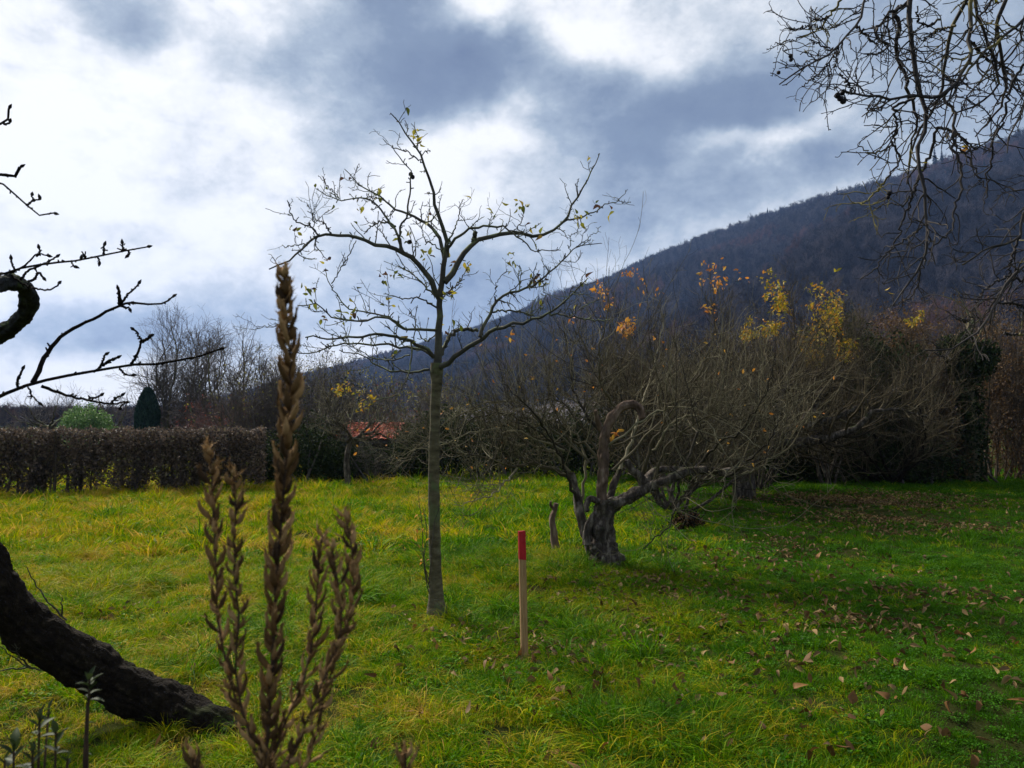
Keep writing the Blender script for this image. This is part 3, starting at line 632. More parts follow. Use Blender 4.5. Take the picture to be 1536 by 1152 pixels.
# ---- marker stake
sb = ground(786, 985); st = thing('marker_stake', sb, 'square wooden stake with red painted top standing in the grass', 'stake')
def boxmesh(mb, P0, P1, hx, hy, tx=1.0):
    """square bar between two points with chamfered edges"""
    K = 2; P0, P1 = np.array(P0, float), np.array(P1, float); c = .12
    prof = np.array([(-1, -1 + c), (-1, 1 - c), (-1 + c, 1), (1 - c, 1), (1, 1 - c), (1, -1 + c), (1 - c, -1), (-1 + c, -1)]) * [hx, hy]
    t = nz(P1 - P0); ux = nz(np.cross([0, 1, 0], t)); uy = np.cross(t, ux); ang = R(14); ux, uy = ux * math.cos(ang) + uy * math.sin(ang), uy * math.cos(ang) - ux * math.sin(ang)
    ring = lambda p, s=1.0: np.array([p + ux * a * s + uy * b * s for a, b in prof])
    v = np.vstack([ring(P0), ring(P1), ring(P1 + t * .003, .93), [P1 + t * .0035]]); j = np.arange(8); k = (j + 1) % 8
    f = [np.stack([j + 8 * q, k + 8 * q, k + 8 * (q + 1), j + 8 * (q + 1)], 1) for q in (0, 1)] + [np.stack([j + 16, k + 16, np.full(8, 24), np.full(8, 24)], 1)]
    mb.add(v, np.concatenate(f))
pb, pm, pt = at(787, 1000, sb[1]), at(783.5, 838, sb[1] + .02), at(782.5, 797, sb[1] + .025)
mb = MB(); boxmesh(mb, pb, pm, .023, .018); mb.build('post', 'stake', st, smooth=False)
mb = MB(); boxmesh(mb, pm + [0, 0, .0005], pt, .0236, .0186); mb.V[0][:8, 2] += rng.uniform(-.012, .010, 8); mb.V[0][16:, 2] += rng.uniform(-.004, .003, 9); mb.build('painted_top', 'red_paint', st, smooth=False)

# ---- old crooked apple tree
YO = 8.3
z3 = lambda pts: [(700 + x * .3298, 520 + y * .3298) for x, y in pts]
def gnarled(mb, P, r, S=18, amp=.16, fr=9, ridg=6):
    """bark-ribbed thick stem: real relief from noise"""
    P = np.asarray(P); K = len(P); T = nz(np.gradient(P, axis=0)); u = np.array([0.3, 1, .1]); v = []
    for k in range(K):
        u = u - (u @ T[k]) * T[k]; u /= np.linalg.norm(u); w_ = np.cross(T[k], u); row = []
        for s in range(S):
            a = 2 * math.pi * s / S; dvec = math.cos(a) * u + math.sin(a) * w_
            q = Vector(P[k] * fr * .45 + dvec * 1.1); nn = mnoise.fractal(q, .7, 2.1, 4) * amp * 1.1
            rb = abs(mnoise.noise(Vector((a * ridg / 2.2, P[k, 2] * 1.7 + P[k, 0] * 1.3, 4)))) * amp * 1.2
            row.append(P[k] + dvec * r[k] * (1 + nn - rb))
        v.append(row)
    v = np.array(v); idx = np.arange(K * S).reshape(K, S); nx = np.roll(idx, -1, 1)
    mb.add(v, np.stack([idx[:-1], nx[:-1], nx[1:], idx[1:]], -1).reshape(-1, 4))
    for e, sg in ((0, -1), (K - 1, 1)):
        ring = v[e]; c = ring.mean(0) + sg * T[e] * r[e] * .25; j = np.arange(S)
        mb.add(np.vstack([ring, c]), np.stack([j, (j + 1) % S, np.full(S, S), np.full(S, S)], 1))
ob = ground(905, 850); ot = thing('old_apple_tree', ob, 'crooked old apple tree with hooked broken stem and long low limb', 'tree')
mb = MB()
P, r = limb(z3([(628, 1010), (628, 970), (622, 900), (622, 820), (626, 740), (628, 700)]), YO, YO, .15, .105, 60); r[:16] += np.linspace(.10, 0, 16); gnarled(mb, P, r, 48, .30, 16, 8)
P, r = limb(z3([(575, 960), (560, 900), (530, 800), (510, 720), (495, 640), (475, 575)]), YO + .1, YO + .3, .07, .035, 30); gnarled(mb, P, r, 14, .3)
P, r = limb(z3([(548, 900), (548, 840), (575, 780), (600, 740)]), YO - .05, YO, .05, .04, 16); gnarled(mb, P, r, 12, .3)
P, r = limb(z3([(630, 720), (650, 690), (672, 620), (705, 550)]), YO + .1, YO + .25, .05, .03, 20); gnarled(mb, P, r, 12, .3)
mb.build('trunk', 'old_bark', ot)
mb = MB()
P, r = limb(z3([(618, 740), (615, 640), (620, 560), (622, 470), (630, 400), (655, 335), (700, 280), (750, 262), (788, 285), (800, 325)]), YO, YO - .1, .068, .046, 70, power=.8); r *= 1 + .1 * np.sin(np.arange(70) * .55) * rng.random(70); gnarled(mb, P, r, 24, .30, 22, 9)
P, r = limb(z3([(610, 380), (595, 330), (585, 290)]), YO, YO - .1, .035, .02, 12); gnarled(mb, P, r, 10, .3)
mb.build('hooked_dead_stem', 'dead_wood', ot)
mb = MB()
P, r = limb(z3([(635, 730), (720, 692), (800, 655), (850, 632), (920, 605), (980, 575), (1050, 560), (1130, 565), (1230, 585)]), YO, YO - .5, .078, .028, 80); r *= 1 + .16 * np.sin(np.arange(80) * .42) * rng.random(80); gnarled(mb, P, r, 24, .30, 20, 7)
RL = P
P, r = limb(z3([(815, 650), (790, 595), (750, 560), (728, 515)]), YO - .1, YO - .2, .065, .028, 24); gnarled(mb, P, r, 14, .3)
P, r = limb(z3([(600, 705), (560, 690), (545, 725), (550, 750)]), YO - .1, YO - .2, .04, .025, 16); gnarled(mb, P, r, 12, .3)
P, r = limb(z3([(800, 640), (850, 570), (960, 560), (1100, 570), (1250, 550)]), YO + .2, YO + .8, .05, .025, 30); gnarled(mb, P, r, 12, .3)
mb.build('low_limb', 'old_bark', ot)
OL = []
def ol(pts, dy, r0, r1, Y=YO, zz=z3, K=24):
    P, r = limb(zz(pts) if zz else pts, Y, Y + dy, r0, r1, K, .012, .8); OL.append((P, r))
ol([(475, 590), (400, 560), (310, 530), (240, 545), (180, 530), (80, 500), (0, 488), (-80, 470)], -.6, .03, .006, YO + .3)
ol([(230, 550), (190, 600), (120, 670), (40, 700), (-60, 720)], -.5, .012, .004, YO)
ol([(1100, 560), (1200, 582), (1300, 500), (1380, 420), (1430, 330)], -.6, .02, .005, YO - .4)
ol([(1200, 582), (1300, 570), (1400, 500), (1500, 420), (1560, 300)], .4, .015, .004, YO - .4)
ol([(960, 600), (940, 640), (930, 700), (940, 760), (900, 840), (800, 920)], -.3, .012, .005, YO - .3)
ol([(940, 745), (1000, 660), (1060, 612), (1095, 605)], -.2, .012, .009, YO - .3)
ol([(630, 400), (560, 330), (500, 220), (470, 60), (440, -120)], .5, .022, .004)
ol([(700, 560), (760, 400), (800, 250), (860, 80), (900, -150)], .8, .022, .004, YO + .2)
ol([(790, 600), (860, 420), (960, 260), (1060, 120), (1130, -80)], -.6, .022, .004, YO)
ol([(980, 570), (1040, 420), (1100, 300), (1220, 180), (1330, 60)], .9, .022, .004, YO)
ol([(500, 700), (420, 500), (340, 350), (260, 250), (160, 170)], -.9, .02, .004, YO + .2)
ol([(520, 760), (540, 560), (510, 420), (400, 300), (380, 120), (400, -80)], .9, .02, .004, YO + .2)
ol([(620, 560), (540, 450), (350, 420), (200, 400), (60, 420)], .5, .02, .004, YO)
ol([(700, 300), (620, 200), (600, 40), (640, -160), (620, -330)], -.5, .016, .003, YO)
ol([(850, 630), (900, 480), (1000, 380), (1100, 320), (1250, 330)], -.9, .02, .004, YO)
ol([(1050, 560), (1130, 450), (1230, 400), (1340, 240), (1400, 80)], -1., .018, .004, YO - .3)
ol([(470, 570), (380, 470), (200, 430), (100, 330), (0, 290), (-60, 280)], .6, .018, .004, YO + .3)
ol([(0, 488), (-60, 440), (-120, 430), (-190, 450)], -.2, .006, .003, YO - .4)
ol([(310, 530), (260, 430), (220, 300), (180, 180), (150, 0)], .4, .012, .003, YO)
for k in range(9):
    sx = 1 if k % 2 else -1; x0 = 620 + sx * rng.uniform(0, 250); ex = 640 + sx * rng.uniform(500, 1000)
    ol([(x0, rng.uniform(420, 600)), (x0 + (ex - x0) * .4, rng.uniform(230, 420)), (x0 + (ex - x0) * .75, rng.uniform(300, 480)), (ex, rng.uniform(420, 680))], rng.uniform(-1.3, 1.1), .014, .003)
A = np.array([p for p, _ in OL]); RA = np.array([q for _, q in OL])
HK = np.array([at(x_, y_, YO - .05) for x_, y_ in z3([(618, 740), (615, 640), (620, 560), (622, 470), (630, 400), (655, 335), (700, 280), (750, 262), (788, 285), (800, 325)])])
def clear_of_hook(P, r):
    # the dead stem stands clear: nothing grows on its open south side
    m = P.reshape(-1, 3); d = np.min(np.hypot(m[:, None, 0] - HK[None, :, 0], m[:, None, 2] - HK[None, :, 2]), axis=1)
    bad = ((d < .16) & (m[:, 1] < YO + .02)).reshape(P.shape[:2]).any(1); return P[~bad], r[~bad]
mb = MB(); mb.tubes(A, RA, 7, rough=.04)
A = np.concatenate([A, spline(RL, 24)[None]]); RA = np.concatenate([RA, np.full((1, 24), .03)])
t1, r1_ = grow(A, RA, 10, (.3, 1.1), (30, 80), .07, .19, 10, .2, .5, .006, .002, upbias=.7); t1, r1_ = clear_of_hook(t1, r1_); mb.tubes(t1, r1_, 5)
t2, r2_ = grow(t1, r1_, 8.5, (.15, .6), (25, 75), .05, .24, 8, .1, .6, .0034, .0015, upbias=.4); t2, r2_ = clear_of_hook(t2, r2_); mb.tubes(t2, r2_, 4)
t3, r3_ = grow(t2, r2_, 8.0, (.06, .22), (25, 75), .03, .2, 4, .15, .8, .003, .0014); t3, r3_ = clear_of_hook(t3, r3_); mb.tubes(t3, r3_ * .8, 3)
t4, r4_ = grow(A[:19], RA[:19], 5, (.8, 1.9), (30, 80), .14, .1, 12, .2, .5, .006, .0018, upbias=2.0); t4, r4_ = clear_of_hook(t4, r4_); mb.tubes(t4, r4_, 4); t5, r5_ = grow(t4, r4_, 6, (.1, .35), (25, 60), .08, .2, 5, .2, .7, .003, .0014); t5, r5_ = clear_of_hook(t5, r5_); mb.tubes(t5, r5_, 3)
mb.build('twigs', 'old_twig', ot)
mb = MB(); q, d = tips(t2); s = rng.random(len(q)) < .05; q = q[s]
mb.leaves(q, rnd_dir(len(q)), rnd_dir(len(q), 1), rng.uniform(.03, .055, len(q)), .5)
for (px, py, k) in [(925, 650, 9), (900, 433, 6), (937, 490, 7), (762, 505, 5), (985, 510, 3), (855, 480, 3)]:
    c = at(px, py, YO) + rng.normal(size=(k, 3)) * .03; mb.leaves(c, rnd_dir(k), rnd_dir(k, 1), rng.uniform(.05, .08, k), .5)
mb.build('leaves', 'orange_leaf', ot)

# broken stub beside the old tree and root clump to its right
sbp = ground(830, 818); sn = thing('dead_stub', sbp, 'thin dead upright stub with forked tip left of the crooked old apple tree', 'stump')
mb = MB(); P, r = limb([(834, 822), (831, 800), (828, 780), (832, 765), (834, 755)], YO + .8, YO + .8, .05, .032, 24); gnarled(mb, P, r, 14, .3)
P, r = limb([(831, 764), (826, 758), (826, 752)], YO + .8, YO + .75, .022, .014, 8); gnarled(mb, P, r, 8, .2); mb.build('stem', 'dead_wood', sn)
mp = ground(1030, 792); rc = thing('brush_clump', mp, 'dark tangled clump of brush on the grass right of the crooked old tree', 'brush pile')
mb = MB(); n = 500; v = rnd_dir(n, .3); v[:, 2] = abs(v[:, 2]); c0 = mp + v * rng.uniform(.1, 1, (n, 1)) * [.22, .22, .24]
P = np.stack([c0, c0 + rnd_dir(n) * .05, c0 + rnd_dir(n) * .09 + v * .05], 1); mb.tubes(P, np.full((n, 3), .006), 4); mb.build('twigs', 'dark_bark', rc)
mb = MB(); n = 900; v = rnd_dir(n); v[:, 2] = abs(v[:, 2]); mb.rhombs(mp + v * rng.uniform(.4, 1, (n, 1)) * [.25, .22, .25], rnd_dir(n), rnd_dir(n), rng.uniform(.03, .05, n)); mb.build('dead_leaves', 'litter_dark', rc)

# ------------------------------------------------------------------ background bare trees, own shapes
def bare_tree(name, base, H, spread, label, mat='bg_twig', bark='bark', group=None, trunk_h=.3, tr=.12, nl=7, d1=4, d2=3.5, d3=0, L1=(.6, 1.6), L2=(.3, .8), up=.12, lean=(0, 0), leafmat=None, leaf_n=0, leaf_s=(.04, .07), leaf_zone=None, rt=.004, cat='tree', nstem=1, lab_leaf='leaves'):
    o = thing(name, base, label, cat, group); mt = MB(); base = np.array(base); tops = []
    if nstem == 1:
        top = base + [lean[0], lean[1], H * trunk_h]
        P = spline([base - [0, 0, .1], base + (top - base) * .5 + rng.normal(size=3) * .04, top], 12); r = np.linspace(tr, tr * .75, 12); r[0] *= 1.35; mt.tubes(P[None], r[None], 10, rough=.05); tops = [top] * nl
    else:
        for s in range(nl): a = rng.random() * 6.28; tops.append(base + [math.cos(a) * .25 * spread * .3, math.sin(a) * .2 * spread * .3, -.05])
    L = []; RL_ = []
    for s in range(nl):
        a = 6.28 * s / nl + rng.normal() * .3; rad = spread * rng.uniform(.35, .95); hz = H * rng.uniform(.5, .92) * (1 - .3 * (rad / spread) ** 2)
        p0 = tops[s]; p3 = base + [math.cos(a) * rad + lean[0], math.sin(a) * rad * .8 + lean[1], hz]
        p1 = p0 + (p3 - p0) * .35 + np.array([math.cos(a), math.sin(a), 0]) * rad * .18; p2 = p0 + (p3 - p0) * .7 + np.array([math.cos(a), math.sin(a), 0]) * rad * .12
        L.append(spline([p0, p1 + rng.normal(size=3) * .05 * H * .5, p2 + rng.normal(size=3) * .07 * H * .5, p3], 16, .02)); RL_.append(np.linspace(tr * (.6 if nstem == 1 else .5), rt * 1.6, 16))
    L = np.array(L); RL_ = np.array(RL_); mt.tubes(L, RL_, 6)
    if nstem == 1: mt.build('trunk', bark, o)
    else: mt.build('stems', bark, o)
    mb = MB()
    rt = rt * .72; d1 = d1 * 1.3; d2 = d2 * 1.7; d3 = d3 * 1.8
    t1, q1 = grow(L, RL_, d1, L1, (25, 75), up * .8, .19, 9, .15, .5, tr * .14, rt, upbias=.4); mb.tubes(t1, q1, 4)
    ts, qs = grow(L, RL_, d1 * .3, (H * .1, H * .34), (20, 80), up * 1.3, .13, 9, .35, .5, tr * .10, rt, upbias=2.0); mb.tubes(ts, qs, 4)
    t1 = np.concatenate([t1, ts]); q1 = np.concatenate([q1, qs])
    t2, q2 = grow(t1, q1, d2, L2, (25, 70), up * .5, .2, 5, .12, .65, rt * 1.5, rt * .75, upbias=.2); mb.tubes(t2, q2, 3)
    last = t2
    if d3 > 0: t3, q3 = grow(t2, q2, d3, (L2[0] * .4, L2[1] * .5), (25, 60), up * .5, .2, 4, .15, .8, rt, rt * .7); mb.tubes(t3, q3, 3); last = np.concatenate([t2[:, -4:], t3])
    mb.build('crown', mat, o)
    if leafmat and leaf_n:
        allp = last[:, -1]
        if leaf_zone is not None:
            ok = np.zeros(len(allp), bool)
            for (zx, zy, zr) in leaf_zone:
                px = allp[:, 0] / allp[:, 1] * F0 + 768; py = 630 - (allp[:, 2] - CAM_H) / allp[:, 1] * F0; d2_ = (px - zx) ** 2 + (py - zy) ** 2; ok |= d2_ < zr ** 2
                ok[np.argsort(d2_)[:5]] = True
            allp = allp[ok]
        k = rng.integers(0, len(allp), leaf_n); c = allp[k] + rng.normal(size=(leaf_n, 3)) * .04
        ml = MB(); ml.rhombs(c, rnd_dir(leaf_n) + [0, 0, -.4], rnd_dir(leaf_n, .5), rng.uniform(*leaf_s, leaf_n), .5); ml.build(lab_leaf, leafmat, o)
    return o
def GY(px, Y): return ground(px, Y=Y)

bare_tree('apple_tree', ground(1116, 747), 4.0, 3.9, 'broad dense old apple tree with thick dark trunk behind the crooked tree', 'thicket_twig', 'old_bark', trunk_h=.26, tr=.24, nl=22, d1=6, d2=3.0, d3=2.2, L1=(.7, 1.9), L2=(.3, .9), rt=.0045)
bare_tree('sapling', ground(1101, 762), 2.4, .8, 'thin dark sapling just left of the thick dark trunk', 'old_twig', trunk_h=.35, tr=.035, nl=4, d1=4, d2=3, L1=(.3, .7), rt=.003)
bare_tree('young_tree', ground(525, 735), 3.1, 1.5, 'small young tree with pale slim trunk and yellow leaves in front of the low shed', 'olive_twig' if 'olive_twig' in M else 'old_twig', 'old_bark', trunk_h=.35, tr=.075, nl=9, d1=6, d2=4, d3=2, L1=(.4, 1.0), L2=(.2, .5), rt=.004, leafmat='yellow_leaf', leaf_n=170, leaf_s=(.05, .09), leaf_zone=[(530, 570, 16), (545, 580, 16), (552, 600, 14), (508, 585, 8)])
# tall shoots with orange tip leaves and yellow leaved trees behind
bare_tree('hazel_tree', GY(1010, 13.5), 5.0, 2.6, 'many-stemmed bare tree with single orange leaf tufts on its shoot tips', 'thicket_twig', 'old_bark', nstem=8, nl=15, tr=.06, d1=6.5, d2=3, d3=2, L1=(.7, 1.8), L2=(.25, .7), up=.2, rt=.0038, leafmat='orange_leaf', leaf_n=300, leaf_s=(.05, .085), leaf_zone=[(1015, 345, 14), (1040, 375, 14), (993, 402, 10), (1075, 390, 13), (1055, 410, 10), (1078, 422, 10), (960, 365, 9), (1025, 385, 10), (1165, 352, 9), (940, 490, 12), (1070, 465, 10), (900, 432, 10), (1025, 330, 10), (915, 455, 8)])
bare_tree('yellow_leaved_tree', GY(1140, 17.5), 5.5, 1.5, 'upright bare tree holding pale yellow green leaves left of the orange-yellow one', 'thicket_twig', 'old_bark', nstem=6, nl=10, tr=.06, d1=5, d2=3.5, d3=2, L1=(.6, 1.4), up=.25, rt=.005, leafmat='yellow_leaf', leaf_n=850, leaf_s=(.06, .10), leaf_zone=[(1145, 430, 30), (1160, 455, 26), (1120, 450, 22), (1150, 480, 24), (1118, 490, 20)])
bare_tree('yellow_leaved_tree', GY(1240, 18.0), 5.4, 1.6, 'upright tree holding golden yellow leaves before the mountain slope', 'thicket_twig', 'old_bark', nstem=6, nl=10, tr=.06, d1=5, d2=3.5, d3=2, L1=(.6, 1.4), up=.2, rt=.005, leafmat='yellow_leaf', leaf_n=1300, leaf_s=(.06, .10), leaf_zone=[(1225, 440, 18), (1255, 445, 15), (1235, 480, 30), (1220, 505, 24), (1270, 525, 18), (1245, 455, 20), (1215, 530, 20)])
bare_tree('bare_tree', GY(1330, 18.6), 4.9, 2.6, 'wide bare tree with spreading grey twigs in front of the dark evergreen hedge', 'thicket_twig', 'dark_bark', nstem=6, tr=.06, nl=14, d1=5, d2=3, d3=2, L1=(.8, 1.8), up=.08, rt=.005, leafmat='yellow_leaf', leaf_n=110, leaf_s=(.06, .1), leaf_zone=[(1355, 470, 20), (1375, 465, 14)])
# left background beyond the hedge
bare_tree('orchard_tree', GY(268, 34), 7.5, 2.3, 'tall bare tree with fan of bluish twigs right of the dark conifer column', nstem=5, tr=.13, nl=13, d1=2.8, d2=2.2, d3=1.3, L1=(1., 2.6), L2=(.5, 1.2), up=.14, rt=.010, group=None)
bare_tree('orchard_tree', GY(325, 31), 6.3, 2.0, 'tall bare tree with upright dark stems right of the fan-shaped bare tree', nstem=4, tr=.14, nl=9, d1=2.8, d2=2.2, d3=1.2, L1=(.9, 2.2), L2=(.5, 1.1), up=.14, rt=.010)
bare_tree('orchard_tree', GY(75, 42), 3.9, 3.0, 'low spreading bare tree beyond the clipped hedge left of the round green bush', trunk_h=.3, tr=.12, nl=9, d1=3, d2=2.5, L1=(.8, 2.0), L2=(.4, 1.), up=.1, rt=.009)
bare_tree('orchard_tree', GY(-30, 44), 3.4, 2.4, 'low pale bare tree beyond the clipped hedge at the far left', trunk_h=.3, tr=.1, nl=8, d1=3, d2=2.5, L1=(.8, 1.6), up=.1, rt=.009)
bare_tree('orchard_tree', GY(170, 40), 3.6, 1.8, 'small thin bare tree between the round bush and the conifer column', trunk_h=.3, tr=.08, nl=7, d1=3, d2=2.5, L1=(.6, 1.4), up=.1, rt=.008)
bare_tree('red_shrub', GY(365, 28), 3.0, 1.9, 'red brown twiggy shrub beyond the right end of the clipped hedge', 'red_twig', 'red_twig', nstem=8, nl=12, tr=.04, d1=6, d2=4, d3=1.5, L1=(.5, 1.3), rt=.009, leafmat='red_leaf', leaf_n=900, leaf_s=(.06, .1), cat='shrub')
bare_tree('leafy_shrub', GY(395, 22), 4.3, 1.6, 'tall open shrub with tiny leaves on its tips behind the tall seed stalk', 'bg_twig', 'bg_twig', nstem=8, nl=16, tr=.045, d1=6, d2=4, d3=2.5, L1=(.6, 1.5), up=.22, rt=.007, leafmat='olive_leaf', leaf_n=1500, leaf_s=(.05, .08), cat='shrub')
bare_tree('bare_shrub', GY(475, 23), 4.0, 1.9, 'dense dark bare shrub between the seed stalk and the small young tree', 'bg_twig', 'bg_twig', nstem=8, nl=12, tr=.045, d1=7, d2=4, d3=2, L1=(.5, 1.3), up=.18, rt=.006, leafmat='ivy_leaf', leaf_n=1500, leaf_s=(.05, .09), cat='shrub')
bare_tree('bare_shrub', GY(600, 23), 3.0, 1.7, 'purplish bare shrub behind the slender young fruit tree trunk, left side', 'bg_twig', 'bg_twig', nstem=8, nl=12, tr=.04, d1=6, d2=4, d3=2, L1=(.5, 1.3), up=.18, rt=.006, leafmat='red_leaf', leaf_n=300, leaf_s=(.05, .09), cat='shrub')
bare_tree('bare_shrub', GY(685, 24), 2.9, 1.5, 'olive leaved shrub right behind the slender young fruit tree trunk', 'bg_twig', 'bg_twig', nstem=8, nl=10, tr=.04, d1=5, d2=4, L1=(.5, 1.1), up=.18, rt=.006, leafmat='olive_leaf', leaf_n=800, leaf_s=(.05, .1), cat='shrub')

# ------------------------------------------------------------------ hedges and leafy masses
def leafy(name, label, blobs, n, size, mat, stems=None, cat='hedge', stem_mat='bg_twig', group=None, part='foliage', base=None, wig=.25, twigs=0):
    """blobs: (center, (rx,ry,rz)); leaves fill lumpy ellipsoids"""
    b0 = base if base is not None else np.array(blobs[0][0]) * [1, 1, 0]
    o = thing(name, b0, label, cat, group); vol = np.array([b[1][0] * b[1][1] * b[1][2] for b in blobs]) ** .75; k = rng.choice(len(blobs), n, p=vol / vol.sum())
    C = np.array([b[0] for b in blobs], float)[k]; S = np.array([b[1] for b in blobs], float)[k]; v = rnd_dir(n); rad = rng.random(n) ** .42
    lump = np.array([mnoise.noise(Vector(C[i] * .7 + v[i] * 2.2)) for i in range(n)]) * wig
    P = C + v * (rad * (1 + lump))[:, None] * S; P[:, 2] = np.maximum(P[:, 2], .05)
    mb = MB(); mb.rhombs(P, nz(rnd_dir(n) + v * .5 + [0, 0, -.2]), rnd_dir(n, .4), rng.uniform(*size, n), .62); mb.build(part, mat, o)
    ms = MB()
    if stems:
        c, num, rr_ = stems; idx = rng.integers(0, len(blobs), num); PP_ = []
        for i in idx:
            cc, ss = np.array(blobs[i][0]), np.array(blobs[i][1]); b_ = np.array([cc[0] + rng.normal() * ss[0] * .5, cc[1] + rng.normal() * ss[1] * .4, -.05]); t_ = cc + rnd_dir(1)[0] * ss * .8; t_[2] = cc[2] + ss[2] * rng.uniform(.3, 1.02)
            PP_.append(spline([b_, (b_ + t_) / 2 + rng.normal(size=3) * .1, t_], 8))
        PP_ = np.array(PP_); rad = np.linspace(rr_, rr_ * .25, 8)[None] * rng.uniform(.5, 1.2, (num, 1)); ms.tubes(PP_, rad, 5)
        if twigs: a, ra = grow(PP_, rad, twigs, (.25, .8), (25, 60), .15, .15, 5, .3, .6, .008, .004); ms.tubes(a, ra, 3)
        ms.build('stems', stem_mat, o)
    return o
bare_tree('low_shrub', GY(556, 19.4), 1.25, .8, 'low twiggy shrub growing against the front of the dark plank shed', 'bg_twig', 'bg_twig', nstem=6, nl=10, tr=.03, d1=8, d2=5, d3=2, L1=(.2, .6), L2=(.1, .3), up=.15, rt=.005, leafmat='ivy_leaf', leaf_n=900, leaf_s=(.05, .08), cat='shrub')
# clipped beech hedge at left
A0, A1 = GY(-260, 15.2), GY(398, 17.6)
hd = thing('clipped_hedge', (A0 + A1) / 2, 'long low clipped hedge of dark brown leaves along the left edge of the meadow', 'hedge')
def hedge_pts(n, a, b, th, z0, z1):
    t = rng.random(n); s = rng.random(n); c = a + (b - a) * t[:, None]; dr = nz((b - a)[None])[0]; pr = np.array([-dr[1], dr[0], 0])
    z = z0 + (z1 - z0) * rng.random(n) ** .85; off = (rng.random(n) - .5) * th * (1 + .15 * np.sin(t * 60)); c = c + pr * off[:, None]; c[:, 2] = z + .03 * np.sin(t * 90) * (z > z1 * .8); return c, t
mb = MB(); P, t = hedge_pts(42000, A0, A1, .85, .05, 1.41); lump = patchn(t * 40, P[:, 2] * 2.2, 1.0, 7); keep = (rng.random(len(P)) < np.clip((P[:, 2] + .05 + lump * .9) / .5, 0, 1)) & (rng.random(len(P)) < np.clip(1.5 + lump * 1.6, .3, 1)); P = P[keep]; n = len(P)
mb.rhombs(P, rnd_dir(n, -.2), rnd_dir(n, .3), rng.uniform(.05, .085, n), .6); mb.build('foliage', 'hedge_leaf', hd)
mb = MB(); n = 70; t = rng.random(n); b_ = A0 + (A1 - A0) * t[:, None] + np.column_stack([rng.normal(size=n) * .05, rng.normal(size=n) * .12, np.full(n, -.05)])
P = np.stack([b_, b_ + [0, 0, .5] + rng.normal(size=(n, 3)) * .04, b_ + [0, 0, 1.38] + rng.normal(size=(n, 3)) * [.1, .12, .02]], 1); r = np.linspace(.035, .01, 3)[None] * rng.uniform(.5, 1.3, (n, 1)); mb.tubes(P, r, 6)
a, ra = grow(P, r, 26, (.2, .5), (30, 70), .2, .15, 4, .15, .6, .007, .0035, upbias=.3); a[:, :, 2] = np.where(rng.random(len(a))[:, None] < .95, np.minimum(a[:, :, 2], 1.45), a[:, :, 2]); mb.tubes(a, ra, 3); mb.build('stems', 'brown_twig', hd)
# green weeds at hedge foot
for (px, py, lab) in [(190, 725, 'small patch of pale green weeds at the foot of the clipped hedge, left one'), (268, 722, 'upright green weed at the foot of the clipped hedge near its right end')]:
    g0 = ground(px, py + 12); leafy('hedge_weed', lab, [(g0 + [0, 0, .2], (.3, .2, .25)), (g0 + [.1, 0, .4], (.12, .1, .25))], 260, (.04, .07), 'olive_leaf', (0, 8, .008), 'plant')
def B(px, py, Y, rx, rz, ry=.9):
    c = at(px, py, Y); return (c, (rx, ry, rz))
leafy('ivy_hedge', 'dark ivy covered shrub hedge behind the tall seed stalk, right of the clipped hedge', [B(430, 690, 19, .9, .85), B(480, 680, 19, .8, 1.0), B(395, 700, 19, .6, .6), B(505, 700, 19.5, .7, .7)], 9000, (.06, .1), 'ivy_leaf', (0, 30, .03))
leafy('ivy_hedge', 'low dark ivy hedge between the slender young trunk and the red-roofed shed', [B(620, 680, 20, .7, .85), B(665, 668, 20, .8, 1.05), B(600, 700, 20, .5, .5)], 8000, (.06, .1), 'ivy_leaf', (0, 26, .03))
leafy('ivy_hedge', 'dark ivy hedge right of the slender young trunk, behind the low reaching twigs', [B(720, 665, 20, .9, 1.1), B(775, 672, 20, .9, 1.05), B(830, 668, 20, .9, 1.1), B(880, 665, 20, .9, 1.1)], 14000, (.06, .1), 'ivy_leaf', (0, 40, .03))
leafy('ivy_hedge', 'black shaded hedge directly behind the crooked old apple tree', [B(930, 655, 20.3, 1., 1.3), B(990, 650, 20.3, 1., 1.4), B(1050, 640, 20.3, 1., 1.6), B(1105, 640, 20.3, 1., 1.6)], 16000, (.06, .1), 'ivy_leaf', (0, 40, .03), twigs=5)
leafy('evergreen_hedge', 'tall very dark evergreen hedge right of the thick dark trunk', [B(1165, 630, 20, 1., 1.8), B(1230, 620, 20, 1.1, 1.9), B(1290, 615, 20, 1.1, 2.0), B(1345, 610, 20, 1., 2.0), B(1180, 690, 19.3, .9, .75), B(1240, 690, 19.3, .9, .8), B(1310, 690, 19.3, 1., .8), B(1380, 690, 19.4, .9, .7), B(1260, 540, 21, 1.3, 1.3)], 42000, (.06, .1), 'ivy_leaf', (0, 60, .04), twigs=4)
leafy('brown_thicket', 'tall russet brown thicket between the evergreen hedge and the ivy clad trunk', [B(1385, 590, 20.4, .8, 2.3), B(1345, 535, 21, .9, 1.4), B(1410, 640, 20.4, .6, 1.5), B(1430, 690, 20, .4, .6)], 9000, (.05, .09), 'brown_leaf', (0, 60, .03), cat='thicket', stem_mat='brown_twig', twigs=11)
leafy('brown_thicket', 'orange brown thicket right of the ivy clad trunk at the edge of view', [B(1500, 590, 20.4, .8, 2.0), B(1560, 590, 20.4, .9, 2.2), B(1620, 600, 20.4, .9, 2.2), B(1480, 560, 21.2, .5, 1.4), B(1530, 680, 20, .7, .8)], 10000, (.05, .09), 'brown_leaf', (0, 70, .03), cat='thicket', stem_mat='brown_twig', twigs=11)
